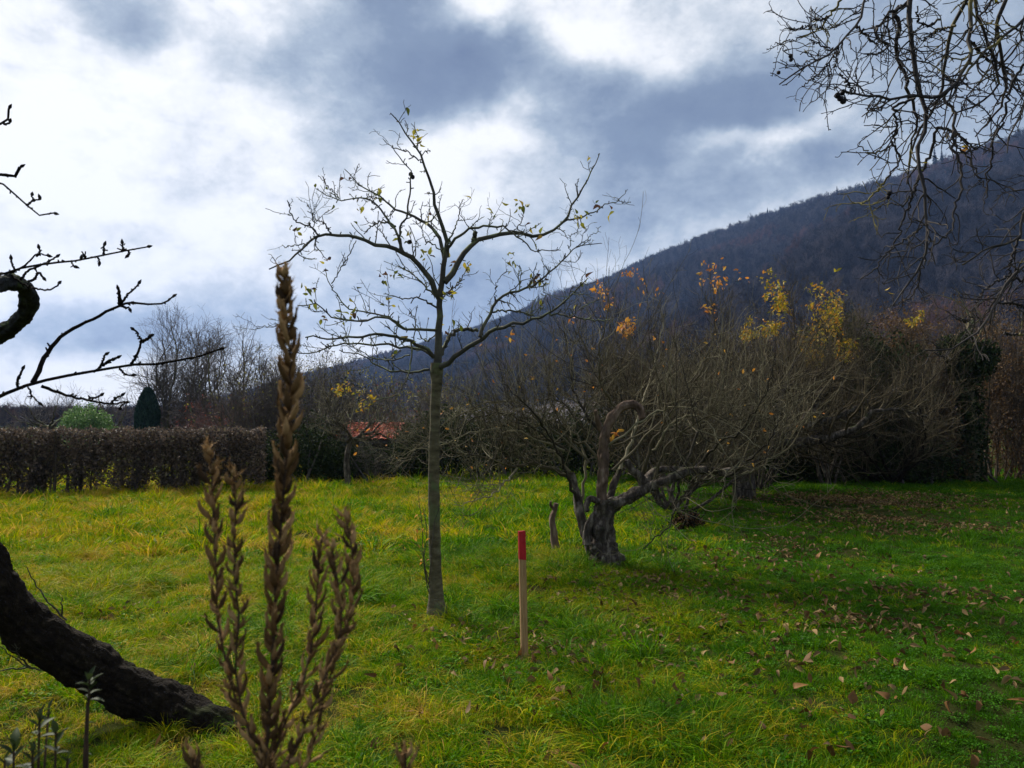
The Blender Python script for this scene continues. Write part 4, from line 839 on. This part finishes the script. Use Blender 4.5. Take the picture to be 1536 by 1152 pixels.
leafy('brown_thicket', 'bare brown thicket outside the right edge', [B(1690, 600, 19, 1., 2.2), B(1780, 600, 18, 1., 2.2), B(1880, 600, 17, 1., 2.3)], 5000, (.05, .09), 'brown_leaf', (0, 60, .03), cat='thicket', stem_mat='brown_twig', twigs=8)
iv = GY(1455, 19.6); tr = thing('ivy_clad_tree', iv, 'tree trunk thickly clad in dark green ivy with a bushy ivy head among brown thickets', 'tree')
mb = MB(); P = spline([iv - [0, 0, .1], iv + [.05, 0, 1.4], iv + [-.05, 0, 3.2], iv + [.1, 0, 4.2]], 16); mb.tubes(P[None], np.linspace(.2, .06, 16)[None], 10); a, ra = grow(P[None], np.linspace(.2, .06, 16)[None], 5, (.6, 1.6), (30, 60), .2, .15, 8, .5, .5, .04, .008); mb.tubes(a, ra, 5); mb.build('trunk', 'bark', tr)
mb = MB(); n = 3800; t = rng.random(n); i = np.minimum((t * 13).astype(int), 14); c = P[i]; v = rnd_dir(n); mb.rhombs(c + v * [.38, .35, .3] * rng.uniform(.5, 1.1, (n, 1)), rnd_dir(n), rnd_dir(n, .4), rng.uniform(.06, .1, n), .7)
for (px, py, rr_, k) in [(1455, 545, .62, 2600), (1475, 530, .4, 900), (1425, 520, .35, 600), (1450, 505, .18, 160)]:
    c = at(px, py, 19.6); v = rnd_dir(k); mb.rhombs(c + v * rr_ * (rng.random((k, 1)) ** .4) * [1, .9, .9], rnd_dir(k), rnd_dir(k, .4), rng.uniform(.06, .1, k), .7)
mb.build('ivy', 'ivy_leaf', tr)
# conifer column and round bush beyond the hedge
c0 = GY(221, 31); o = thing('columnar_conifer', c0, 'dark blue green conifer clipped to a narrow column beyond the hedge', 'conifer')
mb = MB(); n = 6000; t = rng.random(n); z = t * 2.85; rad = .46 * np.minimum(1, ((1 - t) * 3.0)) ** .55 * rng.random(n) ** .25; a_ = rng.random(n) * 6.28
mb.rhombs(c0 + np.stack([np.cos(a_) * rad, np.sin(a_) * rad, z], 1), np.stack([np.cos(a_) * .3, np.sin(a_) * .3, np.ones(n)], 1), rnd_dir(n), rng.uniform(.1, .17, n), .5); mb.build('foliage', 'thuja_leaf', o)
mb = MB(); mb.tubes(spline([c0 - [0, 0, .1], c0 + [0, 0, 2.8]], 4)[None], np.array([[.09, .08, .05, .02]]), 8); mb.build('trunk', 'dark_bark', o)
leafy('round_bush', 'rounded bright green evergreen bush beyond the hedge', [B(128, 632, 35, .98, .85), B(112, 640, 35, .6, .7), B(148, 640, 35, .6, .7), B(130, 660, 35, 1., .9)], 7000, (.07, .12), 'box_leaf', (0, 14, .03), cat='bush')
leafy('hawthorn_thicket', 'purplish thicket filling the gap behind the clipped hedge and orchard trees', [B(300, 650, 40, 3., .9, 1.5), B(400, 640, 38, 3.2, 1.3, 1.5), B(200, 655, 42, 3, .6, 1.5)], 2500, (.08, .14), 'red_leaf', (0, 90, .03), cat='thicket', stem_mat='red_twig', twigs=6)
leafy('hawthorn_thicket', 'olive brown thicket far behind the small young tree and shed', [B(560, 615, 30, 2.6, 1.7, 1.2), B(660, 615, 32, 2.2, 1.6, 1.2), B(480, 600, 34, 2.6, 2.2, 1.2)], 3500, (.07, .12), 'olive_leaf', (0, 120, .03), cat='thicket', stem_mat='bg_twig', twigs=7)
leafy('hawthorn_thicket', 'brown bare thicket crossing behind the evergreen hedge below the slope', [B(1100, 560, 30, 4, 1.8, 1.5), B(1250, 540, 30, 4, 2.4, 1.5), B(1400, 530, 30, 4, 2.5, 1.5), B(1550, 520, 30, 4, 2.6, 1.5), B(960, 590, 30, 3, 1.2, 1.5)], 7000, (.07, .12), 'brown_leaf', (0, 260, .03), cat='thicket', stem_mat='brown_twig', twigs=6)

# ------------------------------------------------------------------ low shed with red tiled lean-to roof
s0 = GY(550, 20.4); sh = thing('garden_shed', s0, 'low dark plank shed with a red roof behind the small young tree', 'shed')
M['plank'] = material('weathered_dark_plank', [(0.3, (.03, .026, .024)), (0.7, (.08, .07, .062))], 6, .85, bump=.5, bscale=40, stretch=(.4, 1, 6))
M['tile'] = material('red_clay_tile', [(0.2, (.20, .035, .02)), (0.5, (.45, .09, .045)), (0.85, (.55, .22, .14))], 5, .8, island=.75, bump=.4, bscale=30)
def boxv(mb, x0, x1, y0, y1, z0, z1):
    v = [(x, y, z) for z in (z0, z1) for y in (y0, y1) for x in (x0, x1)]
    mb.add(v, [(2, 3, 1, 0), (5, 7, 6, 4), (1, 5, 4, 0), (6, 7, 3, 2), (4, 6, 2, 0), (3, 7, 5, 1)])
xl, xr = at(512, 650, 20.4)[0], at(592, 650, 20.4)[0]
mb = MB()
for k in range(6): boxv(mb, xl, xr, s0[1] - .1 + .004 * (k % 2), s0[1] - .07 + .004 * (k % 2), .02 + k * .165, .02 + k * .165 + .150)
boxv(mb, xl, xl + .04, s0[1] - .06, s0[1] + 1.1, 0, 1.04); boxv(mb, xr - .04, xr, s0[1] - .06, s0[1] + 1.1, 0, 1.04); boxv(mb, xl + .05, xr - .05, s0[1] + 1.1, s0[1] + 1.13, 0, 1.5)
mb.build('plank_wall', 'plank', sh, smooth=False)
mb = MB(); nrow, ncol = 9, 10
for i in range(nrow):
    for j in range(ncol):
        wx = (xr - xl + .2) / ncol; x_ = xl - .1 + j * wx; f = i / nrow; y_ = s0[1] - .25 + f * 1.5; z_ = 1.06 + f * .42
        a = np.linspace(0, np.pi, 6); arc = np.stack([x_ + wx * .5 - np.cos(a) * wx * .48, 0 * a, np.sin(a) * .045], 1)
        lo_ = arc + [0, y_, z_ + .02 + rng.normal() * .004]; hi_ = arc + [0, y_ + .2, z_ + .06]
        v = np.vstack([lo_, hi_]); q = np.arange(5); mb.add(v, np.stack([q, q + 1, q + 7, q + 6], 1))
mb.build('tiled_roof', 'tile', sh)
mb = MB(); boxv(mb, xl - .12, xr + .12, s0[1] - .27, s0[1] - .23, .98, 1.05); mb.build('eaves_board', 'plank', sh, smooth=False)
mb = MB(); n = 420; v = np.column_stack([rng.uniform(xl - .15, xr + .1, n), s0[1] - .25 + 1.4 * rng.random(n), np.zeros(n)]); v[:, 2] = 1.12 + (v[:, 1] - s0[1] + .25) / 1.5 * .42 + rng.random(n) * .05
mb.rhombs(v, rnd_dir(n) * [1, 1, .3], rnd_dir(n, 1.5), rng.uniform(.06, .11, n), .6); tag(mb.build('roof_creeper', 'red_leaf'), 'red withered creeper leaves spread over the low shed roof', 'creeper')

# ------------------------------------------------------------------ leaning dark tree at lower left with its branches reaching in
YL = 4.0
lb = ground(300, 1085); lt = thing('leaning_tree', lb, 'thick black leaning tree at lower left with knobbly budded branches', 'tree')
mb = MB()
tp = [(375, 1150, 4.0), (335, 1112, 4.0), (280, 1078, 4.0), (209, 1042, 3.98), (150, 1010, 3.95), (100, 980, 3.9), (50, 948, 3.85), (8, 908, 3.8), (-28, 850, 3.77), (-75, 740, 3.75), (-140, 600, 3.7), (-150, 480, 3.65), (-170, 330, 3.6), (-220, 150, 3.6)]
P = spline([at(*q) for q in tp], 260); s = np.linspace(0, 1, 260); r = np.interp(s, [0, .08, .2, .32, .45, .6, .8, 1], [.145, .122, .120, .118, .11, .10, .09, .06])
gnarled(mb, P, r, 90, .16, 24, 22); mb.build('trunk', 'dark_bark', lt)
mb = MB()
P, r = limb([(-150, 560), (-90, 560), (-30, 520), (10, 495), (38, 470), (42, 440), (25, 425), (0, 425), (-30, 440)], 3.7, 2.6, .046, .027, 80); gnarled(mb, P, r, 30, .34, 40, 9); mb.build('curled_limb', 'lichen_bark', lt)
z9 = lambda pts: [(x * .4425, 130 + y * .4425) for x, y in pts]
LB = [([(-240, 1130), (-120, 1100), (0, 1050), (60, 1025), (115, 1003), (200, 985), (330, 962), (445, 945), (560, 935), (640, 922), (700, 905), (745, 890)], 0, 12, 3.2),
      ([(112, 1003), (130, 960), (160, 905), (195, 860), (250, 820), (330, 780), (405, 742), (460, 735), (545, 735), (585, 712)], .25, 9, 3),
      ([(405, 742), (405, 715), (402, 690)], 0, 5.5, 5), ([(410, 735), (440, 700), (468, 670)], 0, 5, 2.5), ([(405, 742), (425, 748), (438, 750)], 0, 4, 3),
      ([(445, 945), (465, 905), (478, 865), (470, 845), (455, 825)], -.1, 5, 3), ([(478, 865), (495, 858), (510, 845)], -.05, 4.5, 4), ([(405, 955), (425, 975), (445, 978)], 0, 3.5, 2.5),
      ([(140, 1015), (220, 1045), (300, 1063), (375, 1075), (425, 1070)], .2, 5.5, 3), ([(375, 1075), (395, 1055), (410, 1048)], 0, 4, 2.5), ([(300, 1055), (320, 1055), (340, 1048)], 0, 3.5, 2.5), ([(425, 1070), (408, 1085), (405, 1090)], 0, 3, 2), ([(95, 1020), (110, 1050), (130, 1070)], 0, 3, 2),
      ([(330, 962), (345, 940), (355, 910)], 0, 5, 3), ([(350, 945), (370, 930), (395, 920)], 0, 5, 4), ([(62, 1022), (60, 995), (75, 960)], 0, 4.5, 3.5),
      ([(-200, 680), (-80, 650), (0, 635), (60, 620), (130, 605), (200, 596), (270, 585), (330, 576), (400, 562), (460, 550), (498, 543)], .3, 8, 2.5),
      ([(-20, 640), (50, 625), (90, 600), (125, 570), (160, 572)], -.1, 4.5, 2.5), ([(70, 655), (95, 625), (140, 605), (190, 578)], .1, 4.5, 3), ([(50, 625), (42, 600), (38, 588)], 0, 3.5, 3), ([(125, 575), (135, 560), (133, 550)], 0, 3.5, 2.5),
      ([(40, 640), (90, 675), (130, 685), (170, 690), (198, 668)], -.1, 4, 2.5), ([(95, 660), (115, 655), (130, 630), (145, 645)], 0, 4.5, 3.5), ([(350, 572), (352, 555), (352, 540)], 0, 3.5, 3), ([(415, 560), (415, 545), (415, 535)], 0, 3.5, 2), ([(290, 582), (285, 570), (278, 572)], 0, 3.2, 2.5), ([(240, 592), (248, 605), (250, 608)], 0, 2.5, 2), ([(435, 556), (437, 570)], 0, 2.5, 2), ([(330, 576), (338, 592)], 0, 2.5, 2),
      ([(-200, 200), (-60, 320), (0, 325), (45, 360), (90, 402), (130, 435), (160, 440), (182, 428)], -.2, 7, 2.5), ([(90, 402), (112, 385), (108, 370)], 0, 3.5, 2.5), ([(112, 385), (138, 382)], 0, 3, 2),
      ([(-150, 260), (-60, 300), (0, 297), (40, 305), (62, 295), (68, 273)], .2, 10, 5), ([(-150, 150), (-60, 150), (0, 128), (28, 110), (30, 75)], .2, 6, 3.5), ([(10, 122), (20, 128), (33, 122)], 0, 4, 3)]
mb = MB(); lA, lR = [], []
for pts, dy, r0, r1 in LB:
    Y0 = 2.8 if pts[0][0] >= 0 else 3.6
    n_ = len(pts); k0 = 1.0 if pts[0][0] >= 0 else 0
    P, r = limb(z9(pts), 2.8 if k0 else 3.6, 2.8 + dy if k0 else 2.8, r0 / 1000 * 1.12, r1 / 1000 * 1.12, 26, .0015, .7)
    if not k0: # bring the visible stretch to 2.8 m early
        zp = z9(pts); t_ = np.linspace(0, 1, n_); Ys = [2.8 + .8 * max(0, min(1, -q[0] / 90)) for q in zp]; P = spline(np.array([at(a_, b_, y_) for (a_, b_), y_ in zip(zp, Ys)]), 26, .0015)
    lA.append(P); lR.append(r)
lA = np.array(lA); lR = np.array(lR); mb.tubes(lA, lR, 9, cap=True, rough=.05)
a, ra = grow(lA, lR, 26, (.008, .022), (35, 70), .05, .2, 3, .15, .8, .0045, .0028); mb.tubes(a, ra, 6, cap=True)
mb.build('branches', 'dark_bark', lt)
mb = MB(); tP = lA[:, -1]; tD = nz(lA[:, -1] - lA[:, -3])     # buds at the tips
K = 6; s = np.linspace(0, 1, K); Pb = tP[:, None] + tD[:, None] * s[None, :, None] * .022; rb = np.tile(np.array([.003, .0055, .0062, .0048, .0028, .0006]), (len(tP), 1)); mb.tubes(Pb, rb, 7); mb.build('buds', 'dark_bark', lt)
# thin twigs springing from the trunk
mb = MB(); q = []; rr_ = []
for pts in [[(100, 930), (70, 900), (50, 870), (40, 850)], [(93, 925), (92, 910), (93, 896)], [(90, 1000), (50, 1003), (20, 985), (0, 970)], [(50, 1003), (10, 1003), (-20, 1008)], [(45, 1000), (30, 985), (22, 965)]]:
    P, r = limb(pts, 3.85, 3.7, .005, .002, 12, .003); q.append(P); rr_.append(r)
q = np.array(q); rr_ = np.array(rr_); mb.tubes(q, rr_, 5); a, ra = grow(q, rr_, 10, (.03, .08), (30, 60), .05, .2, 4, .2, .8, .002, .001); mb.tubes(a, ra, 4); mb.build('shoots', 'twig', lt)

# ------------------------------------------------------------------ overhanging walnut tree, trunk off to the right
YW = 5.0
z4 = lambda pts: [(1100 + x * .4775, y * .4775) for x, y in pts]
WL = [([(700, -260), (600, -140), (555, -20), (553, 60), (568, 150), (572, 220), (590, 300), (602, 370), (605, 420), (580, 480), (590, 550), (600, 620), (607, 700), (600, 780), (570, 850), (540, 900), (500, 960)], -.3, 22, 3),
 ([(560, 0), (505, 38), (520, 80), (513, 160), (525, 210), (550, 270), (560, 330), (577, 390), (560, 450), (550, 520)], .4, 14, 4),
 ([(535, 20), (495, 45), (450, 90), (458, 125), (485, 140), (465, 165), (420, 172)], -.2, 9, 3),
 ([(800, -150), (735, -10), (700, 70), (670, 140), (660, 220), (650, 300), (612, 370), (570, 430), (555, 500), (545, 580)], .5, 18, 4),
 ([(800, -150), (742, 20), (748, 120), (738, 200), (700, 260), (650, 300), (560, 310), (480, 305), (400, 292), (345, 285)], -.5, 15, 4),
 ([(380, 290), (350, 250), (335, 230)], 0, 5, 3),
 ([(560, -180), (470, -80), (412, -10), (400, 50), (378, 85), (350, 130), (310, 160), (250, 200), (190, 230), (145, 265)], -.4, 13, 3),
 ([(360, -40), (335, 5), (300, 50), (270, 90), (200, 120), (130, 140)], .3, 7, 2.5), ([(275, 85), (225, 85), (180, 95)], 0, 4, 2.5), ([(300, 50), (270, 65), (230, 55)], 0, 4, 2.5),
 ([(385, 80), (420, 115), (455, 140)], 0, 6, 4), ([(330, 145), (300, 200), (260, 240), (215, 270)], .1, 5, 2.5), ([(330, 150), (325, 190), (318, 212)], 0, 4, 2.5), ([(310, 160), (250, 130), (240, 125)], 0, 4, 2.5),
 ([(960, -200), (860, -10), (830, 80), (835, 150), (850, 210), (860, 260), (840, 330), (800, 380), (760, 430)], .3, 16, 4),
 ([(1000, 20), (913, 60), (850, 110), (800, 150), (760, 200), (720, 240), (690, 300), (640, 340)], -.3, 13, 4),
 ([(640, 400), (620, 480), (570, 590), (540, 680), (510, 760), (470, 830)], .4, 9, 3),
 ([(570, 310), (510, 335), (515, 400), (500, 450), (450, 480), (390, 460)], .3, 8, 3), ([(500, 450), (520, 500), (480, 560), (455, 600), (400, 640), (372, 635)], .2, 6, 3),
 ([(660, 300), (700, 360), (690, 450), (720, 560), (700, 650), (685, 720), (620, 780)], -.3, 9, 3),
 ([(770, -60), (790, 120), (822, 200), (820, 280), (760, 330), (700, 350), (660, 420)], .2, 11, 3.5),
 ([(913, 200), (870, 280), (850, 380), (820, 430), (810, 500), (790, 640)], .3, 8, 3), ([(1000, 100), (930, 250), (910, 340), (870, 420), (860, 480)], -.3, 9, 3),
 ([(740, 120), (790, 180), (850, 210), (913, 300)], .3, 8, 4), ([(650, 60), (610, 80), (580, 60), (580, 20)], 0, 6, 3), ([(700, 80), (640, 100), (590, 130)], .2, 6, 3),
 ([(590, 550), (540, 640), (500, 640), (440, 650)], .2, 5, 2.5), ([(607, 700), (560, 740), (500, 780), (440, 850), (400, 880)], .2, 5, 2.5), ([(600, 780), (590, 850), (560, 930), (480, 970)], .2, 4, 2.5),
 ([(850, -60), (780, 50), (690, 150), (620, 230)], .6, 9, 3), ([(980, -60), (900, 120), (820, 230), (740, 290), (700, 400)], .6, 9, 3),
 ([(480, 305), (460, 345), (420, 345)], .1, 4, 2.5), ([(640, 400), (700, 420), (760, 470)], .2, 8, 4), ([(690, 450), (740, 500), (770, 560), (800, 600)], -.2, 5, 2.5)]
WL2 = [([(1100, 560), (960, 610), (913, 670), (903, 730), (880, 760), (800, 780), (720, 832)], -.3, 12, 4), ([(1100, 560), (980, 760), (913, 830), (870, 870), (832, 950), (785, 1020), (700, 1090), (602, 1100)], -.4, 13, 3),
 ([(900, 740), (870, 830), (850, 900), (800, 960)], .2, 7, 3), ([(870, 870), (940, 880), (1000, 860)], .1, 6, 3), ([(832, 950), (900, 960), (1000, 1000)], .1, 7, 3), ([(880, 860), (800, 900), (760, 950)], -.2, 5, 3), ([(1000, 600), (940, 590), (880, 600)], 0, 7, 4),
 ([(850, 1050), (900, 1050), (960, 1060)], 0, 5, 3), ([(785, 1020), (760, 990), (730, 1010), (700, 1000)], 0, 4, 2.5)]
wb = ground(2080, Y=5.6); wt = thing('walnut_tree', wb, 'tree hanging a lacework of drooping twigs with black nuts in from the upper right', 'tree')
mb = MB(); P = spline([wb - [0, 0, .1], wb + [-.1, 0, 1.5], wb + [-.3, -.2, 3.2], wb + [-.9, -.3, 4.7], wb + [-2.2, -.5, 5.6]], 50); r = np.linspace(.26, .06, 50); gnarled(mb, P, r, 24, .15)
start = P[-1]; anchor = [P[30], P[38], P[44], P[49]]
mb.build('trunk', 'bark', wt)
wA, wR = [], []
for li, (pts, dy, r0, r1) in enumerate(WL + WL2):
    w3 = np.array([at(*q, YW + dy * k / (len(pts) - 1)) for k, q in enumerate(z4(pts))])
    off = pts[0][1] < -50 or pts[0][0] > 950
    if off:
        an = anchor[0] if pts[0][0] > 1050 else anchor[li % 3 + 1]; w3 = np.vstack([an, (an * .5 + w3[0] * .5) + [0, 0, .15], w3])
    P = spline(w3, 40, .007); s_ = np.linspace(0, 1, 40); r = (r0 / 1000 * (1.3 if off else 1) * (1 - s_) ** .8 + r1 / 1000 * s_ ** .5) * 1.0 + .0008
    wA.append(P); wR.append(r)
wA = np.array(wA); wR = np.array(wR); mb = MB(); mb.tubes(wA, wR, 7, rough=.05)
t1, q1 = grow(wA, wR, 9.0, (.15, .5), (30, 70), -.05, .27, 8, .18, .6, .0060, .0030); 
infr = lambda P: (P[:, 0, 0] / P[:, 0, 1] > .12)
mb.tubes(t1, q1, 5); t2, q2 = grow(t1, q1, 7.0, (.06, .2), (30, 65), -.02, .3, 5, .2, .75, .0040, .0025); mb.tubes(t2, q2, 4)
add_spurs(mb, t1, q1, 12, (.01, .03), .003)
mb.build('branches', 'walnut_twig', wt)
mb = MB(); tipP = np.concatenate([t1[::3, -1], t2[::6, -1]])
for x_, y_, s_ in [(328, 300, .021), (335, 310, .018), (345, 318, .020), (343, 292, .016), (180, 176, .015), (181, 188, .013), (142, 228, .013), (490, 608, .018), (486, 620, .015)]:
    px, py = z4([(x_, y_)])[0]; blob(mb, at(px, py, YW - .3 if x_ < 400 else YW), s_ * .95, 10, 9, .1)
mb.build('nuts', 'nut', wt)
mb = MB(); n = 18; q = []
for x_, y_ in [(680, 455), (740, 465), (725, 470), (820, 10), (830, 5), (595, 520), (478, 918), (328, 858)]: px, py = z4([(x_, y_)])[0]; q += [at(px + rng.normal() * 3, py + rng.normal() * 3, YW) for _ in range(2)]
q = np.array(q); mb.leaves(q, rnd_dir(len(q)), rnd_dir(len(q)), np.full(len(q), .045), .4); mb.build('leaves', 'yellow_leaf', wt)

# ------------------------------------------------------------------ dry seed stalks in the foreground
YS = .95
z6 = lambda pts: [(250 + x * .375, 720 + y * .375) for x, y in pts]
sp0 = np.array([at(400, 1150, YS)[0], YS, float(gh(-.3, .95))]); sp_ = thing('seed_stalk_plant', sp0, 'tall dry brown plant with six upright stalks of curved seed capsules in the foreground', 'plant')
join = at(398, 1260, YS)
STK = [([(400, 1200), (400, 1120), (405, 1050), (412, 930), (420, 800), (428, 700), (435, 600), (435, 540), (430, 480), (425, 410)], 0, 4.6, 1.8, 1.0, 1.25),
       ([(395, 1180), (383, 1110), (351, 1046), (338, 982), (327, 930), (325, 870), (321, 795), (319, 742), (316, 672)], .03, 2.6, 1.3, .9, 1.0),
       ([(395, 1180), (379, 1118), (357, 1039), (355, 982), (357, 922), (353, 870), (351, 814), (353, 757), (350, 705)], -.03, 2.6, 1.3, .8, .95),
       (z6([(400, 1230), (420, 1120), (480, 960), (540, 830), (580, 680), (590, 560), (605, 430), (610, 300), (625, 220)]), .05, 2.8, 1.3, .85, 1.0),
       (z6([(440, 1250), (480, 1152), (560, 960), (610, 850), (650, 740), (690, 620), (700, 520), (685, 420), (668, 300), (655, 258)]), -.04, 2.6, 1.2, .85, 1.0),
       (z6([(520, 1260), (560, 1150), (600, 1000), (630, 870), (690, 660), (735, 530), (748, 430), (745, 350), (738, 250), (712, 140)]), .02, 2.6, 1.2, .85, 1.0),
       ([(300, 1300), (297, 1200), (290, 1128)], .02, 2.4, 1.3, .5, 1.1), ([(600, 1300), (607, 1200), (609, 1128)], .0, 2.4, 1.3, .5, 1.)]
for si_, (pts, dy, r0, r1, cov, psz) in enumerate(STK):
    w3 = [at(a_, b_, YS + dy * k / (len(pts) - 1)) for k, (a_, b_) in enumerate(pts)]
    w3 = [np.array([sp0[0] + rng.normal() * .015, sp0[1] + rng.normal() * .015, -.02]), w3[0] * .55 + sp0 * .45 + [0, 0, .1]] + w3
    P = spline(w3, 90, .0006); r = np.linspace(r0, r1, 90) / 1000 * .9; mb = MB(); mb.tubes(P[None], r[None], 8, rough=.06); stm = mb.build('stalk', 'stalk', sp_)
    # capsules in a spiral over the upper stretch
    ln = np.concatenate([[0], np.cumsum(np.linalg.norm(np.diff(P, axis=0), axis=1))]); top = ln[-1]
    vis0 = top - (.72 if si_ == 0 else .46 if si_ < 6 else .12)
    if cov < .6: vis0 = top - .10
    sarr = []; s_ = top - .002
    while s_ > vis0:
        fr = (top - s_) / (top - vis0); sarr.append((s_, fr)); s_ -= (.0044 + .006 * max(0, fr - .45) if si_ == 0 else .0050 + .006 * fr) * rng.uniform(.7, 1.3)
    ns = len(sarr); K = 8; Pc = []; Rc = []
    T = nz(np.gradient(P, axis=0))
    for k, (s_, fr) in enumerate(sarr):
        b_ = np.array([np.interp(s_, ln, P[:, c]) for c in range(3)]); tg = nz(np.array([np.interp(s_, ln, T[:, c]) for c in range(3)])); a_ = k * 2.4 + rng.normal() * .3
        u_ = nz(np.cross(tg, [0.2, 1, 0])); v_ = np.cross(tg, u_); o_ = math.cos(a_) * u_ + math.sin(a_) * v_
        L = .026 * psz * rng.uniform(.55, 1.2) * (.55 + .45 * min(1, fr * 7)) * (1.0 if fr < .8 else .8); R_ = .0032 * psz * rng.uniform(.6, 1.25); q = []; opn = rng.uniform(.25, .55)
        for t in np.linspace(0, 1, K):
            rad_ = .0015 + L * opn * math.sin(min(t * 1.6, 1.25)) + .0006 * rng.normal() * t; q.append(b_ + o_ * rad_ + tg * L * t * .95)
        Pc.append(q); Rc.append(np.array([.25, .75, 1.0, 1.0, .85, .6, .42, .5 if k % 2 else .12]) * R_)
    mb = MB(); Pc = np.array(Pc); Rc = np.array(Rc); mb.tubes(Pc, Rc, 6, rough=.07)
    # split, flared capsule beaks
    e = Pc[:, -1]; dE = nz(Pc[:, -1] - Pc[:, -3])
    for q in range(3): mb.leaves(e - dE * .005, dE + rnd_dir(ns) * .55, rnd_dir(ns), rng.uniform(.005, .013, ns), .22, (1, .7, 0), .3, -.8)
    bq = np.concatenate([Pc[:, 0], Pc[:, 2], Pc[:, 3]]); dE = np.concatenate([dE] * 3); ns *= 3; mb.leaves(bq, dE * .8 + rnd_dir(ns) * .7, rnd_dir(ns), rng.uniform(.008, .018, ns), .14, (.6, 1, .7, 0), .3, .6)
    mb.build('seed_capsules', 'pod', stm)

# leafy sprigs at the bottom-left corner
z7 = lambda pts: [(x * .349, 750 + y * .349) for x, y in pts]
YG = 1.25
for (nm, tops, ls, lab) in [('leafy_sprig', [(385, 770, 12, .040), (376, 870, 2, .02), (372, 1000, 2, .02)], .9, 'single upright green sprig with leaf rosette at its tip before the leaning trunk'),
                        ('leafy_shrub', [(170, 930, 9, .045), (60, 1060, 8, .055), (240, 1000, 8, .04), (140, 1080, 8, .045), (20, 1120, 6, .06), (290, 1110, 6, .035), (210, 900, 4, .035)], 1, 'low dull green broad-leaved shrub in the bottom left corner')]:
    tx, ty = z7([(tops[0][0], 1150)])[0]; c0 = at(tx, ty, YG); b0 = np.array([c0[0], YG, float(gh(c0[0], YG))]); o = thing(nm, b0, lab, 'plant'); ms = MB(); ml = MB()
    for (x_, y_, k, L) in tops:
        if nm == 'leafy_sprig' and y_ > 800: pass
        px, py = z7([(x_, y_)])[0]; e = at(px, py, YG + rng.normal() * .05 * (nm != 'leafy_sprig')); m_ = np.array([(e[0] + b0[0]) / 2 + .0, YG, e[2] * .5])
        if nm == 'leafy_sprig': m_[0] = e[0]; m_[1] = e[1]
        ms.tubes(spline([b0, m_, e], 14, .001)[None], np.linspace(.004, .0018, 14)[None], 6)
        a_ = np.arange(k) * 2.4 + rng.random(); rise = np.linspace(.15, 1.1, k)[:, None]
        dd = np.stack([np.cos(a_), np.sin(a_), 0 * a_], 1) * (1.2 - rise * .7) + np.array([0, 0, 1]) * rise
        ml.leaves(e - np.array([0, 0, 1]) * (1.1 - rise) * .035, dd, nz(np.array([0, 0, 1.]) - dd * .3), L * rng.uniform(.42, .7, k), .38, (.1, .6, 1, .95, .6, 0), .3, .35)
    ms.build('stems', 'stalk', o); ml.build('leaves', 'sprig_leaf', o)

# ------------------------------------------------------------------ air
hz_m = bpy.data.materials.new('thin_blue_air'); hz_m.use_nodes = True; t = NT(hz_m.node_tree); t.n.clear()
vol = t.new('ShaderNodeVolumePrincipled'); vol.inputs['Color'].default_value = (.28, .44, .84, 1); vol.inputs['Density'].default_value = .00016; vol.inputs['Anisotropy'].default_value = .2
t.l.new(vol.outputs[0], t.new('ShaderNodeOutputMaterial').inputs['Volume'])
try: hz_m.cycles.homogeneous_volume = True
except Exception: pass
mb = MB(); boxv(mb, -2600, 2600, -700, 2300, -25, 345)
hz = mb.build('haze', hz_m, smooth=False); tag(hz, 'thin bluish air between the meadow and the mountain', kind='stuff')
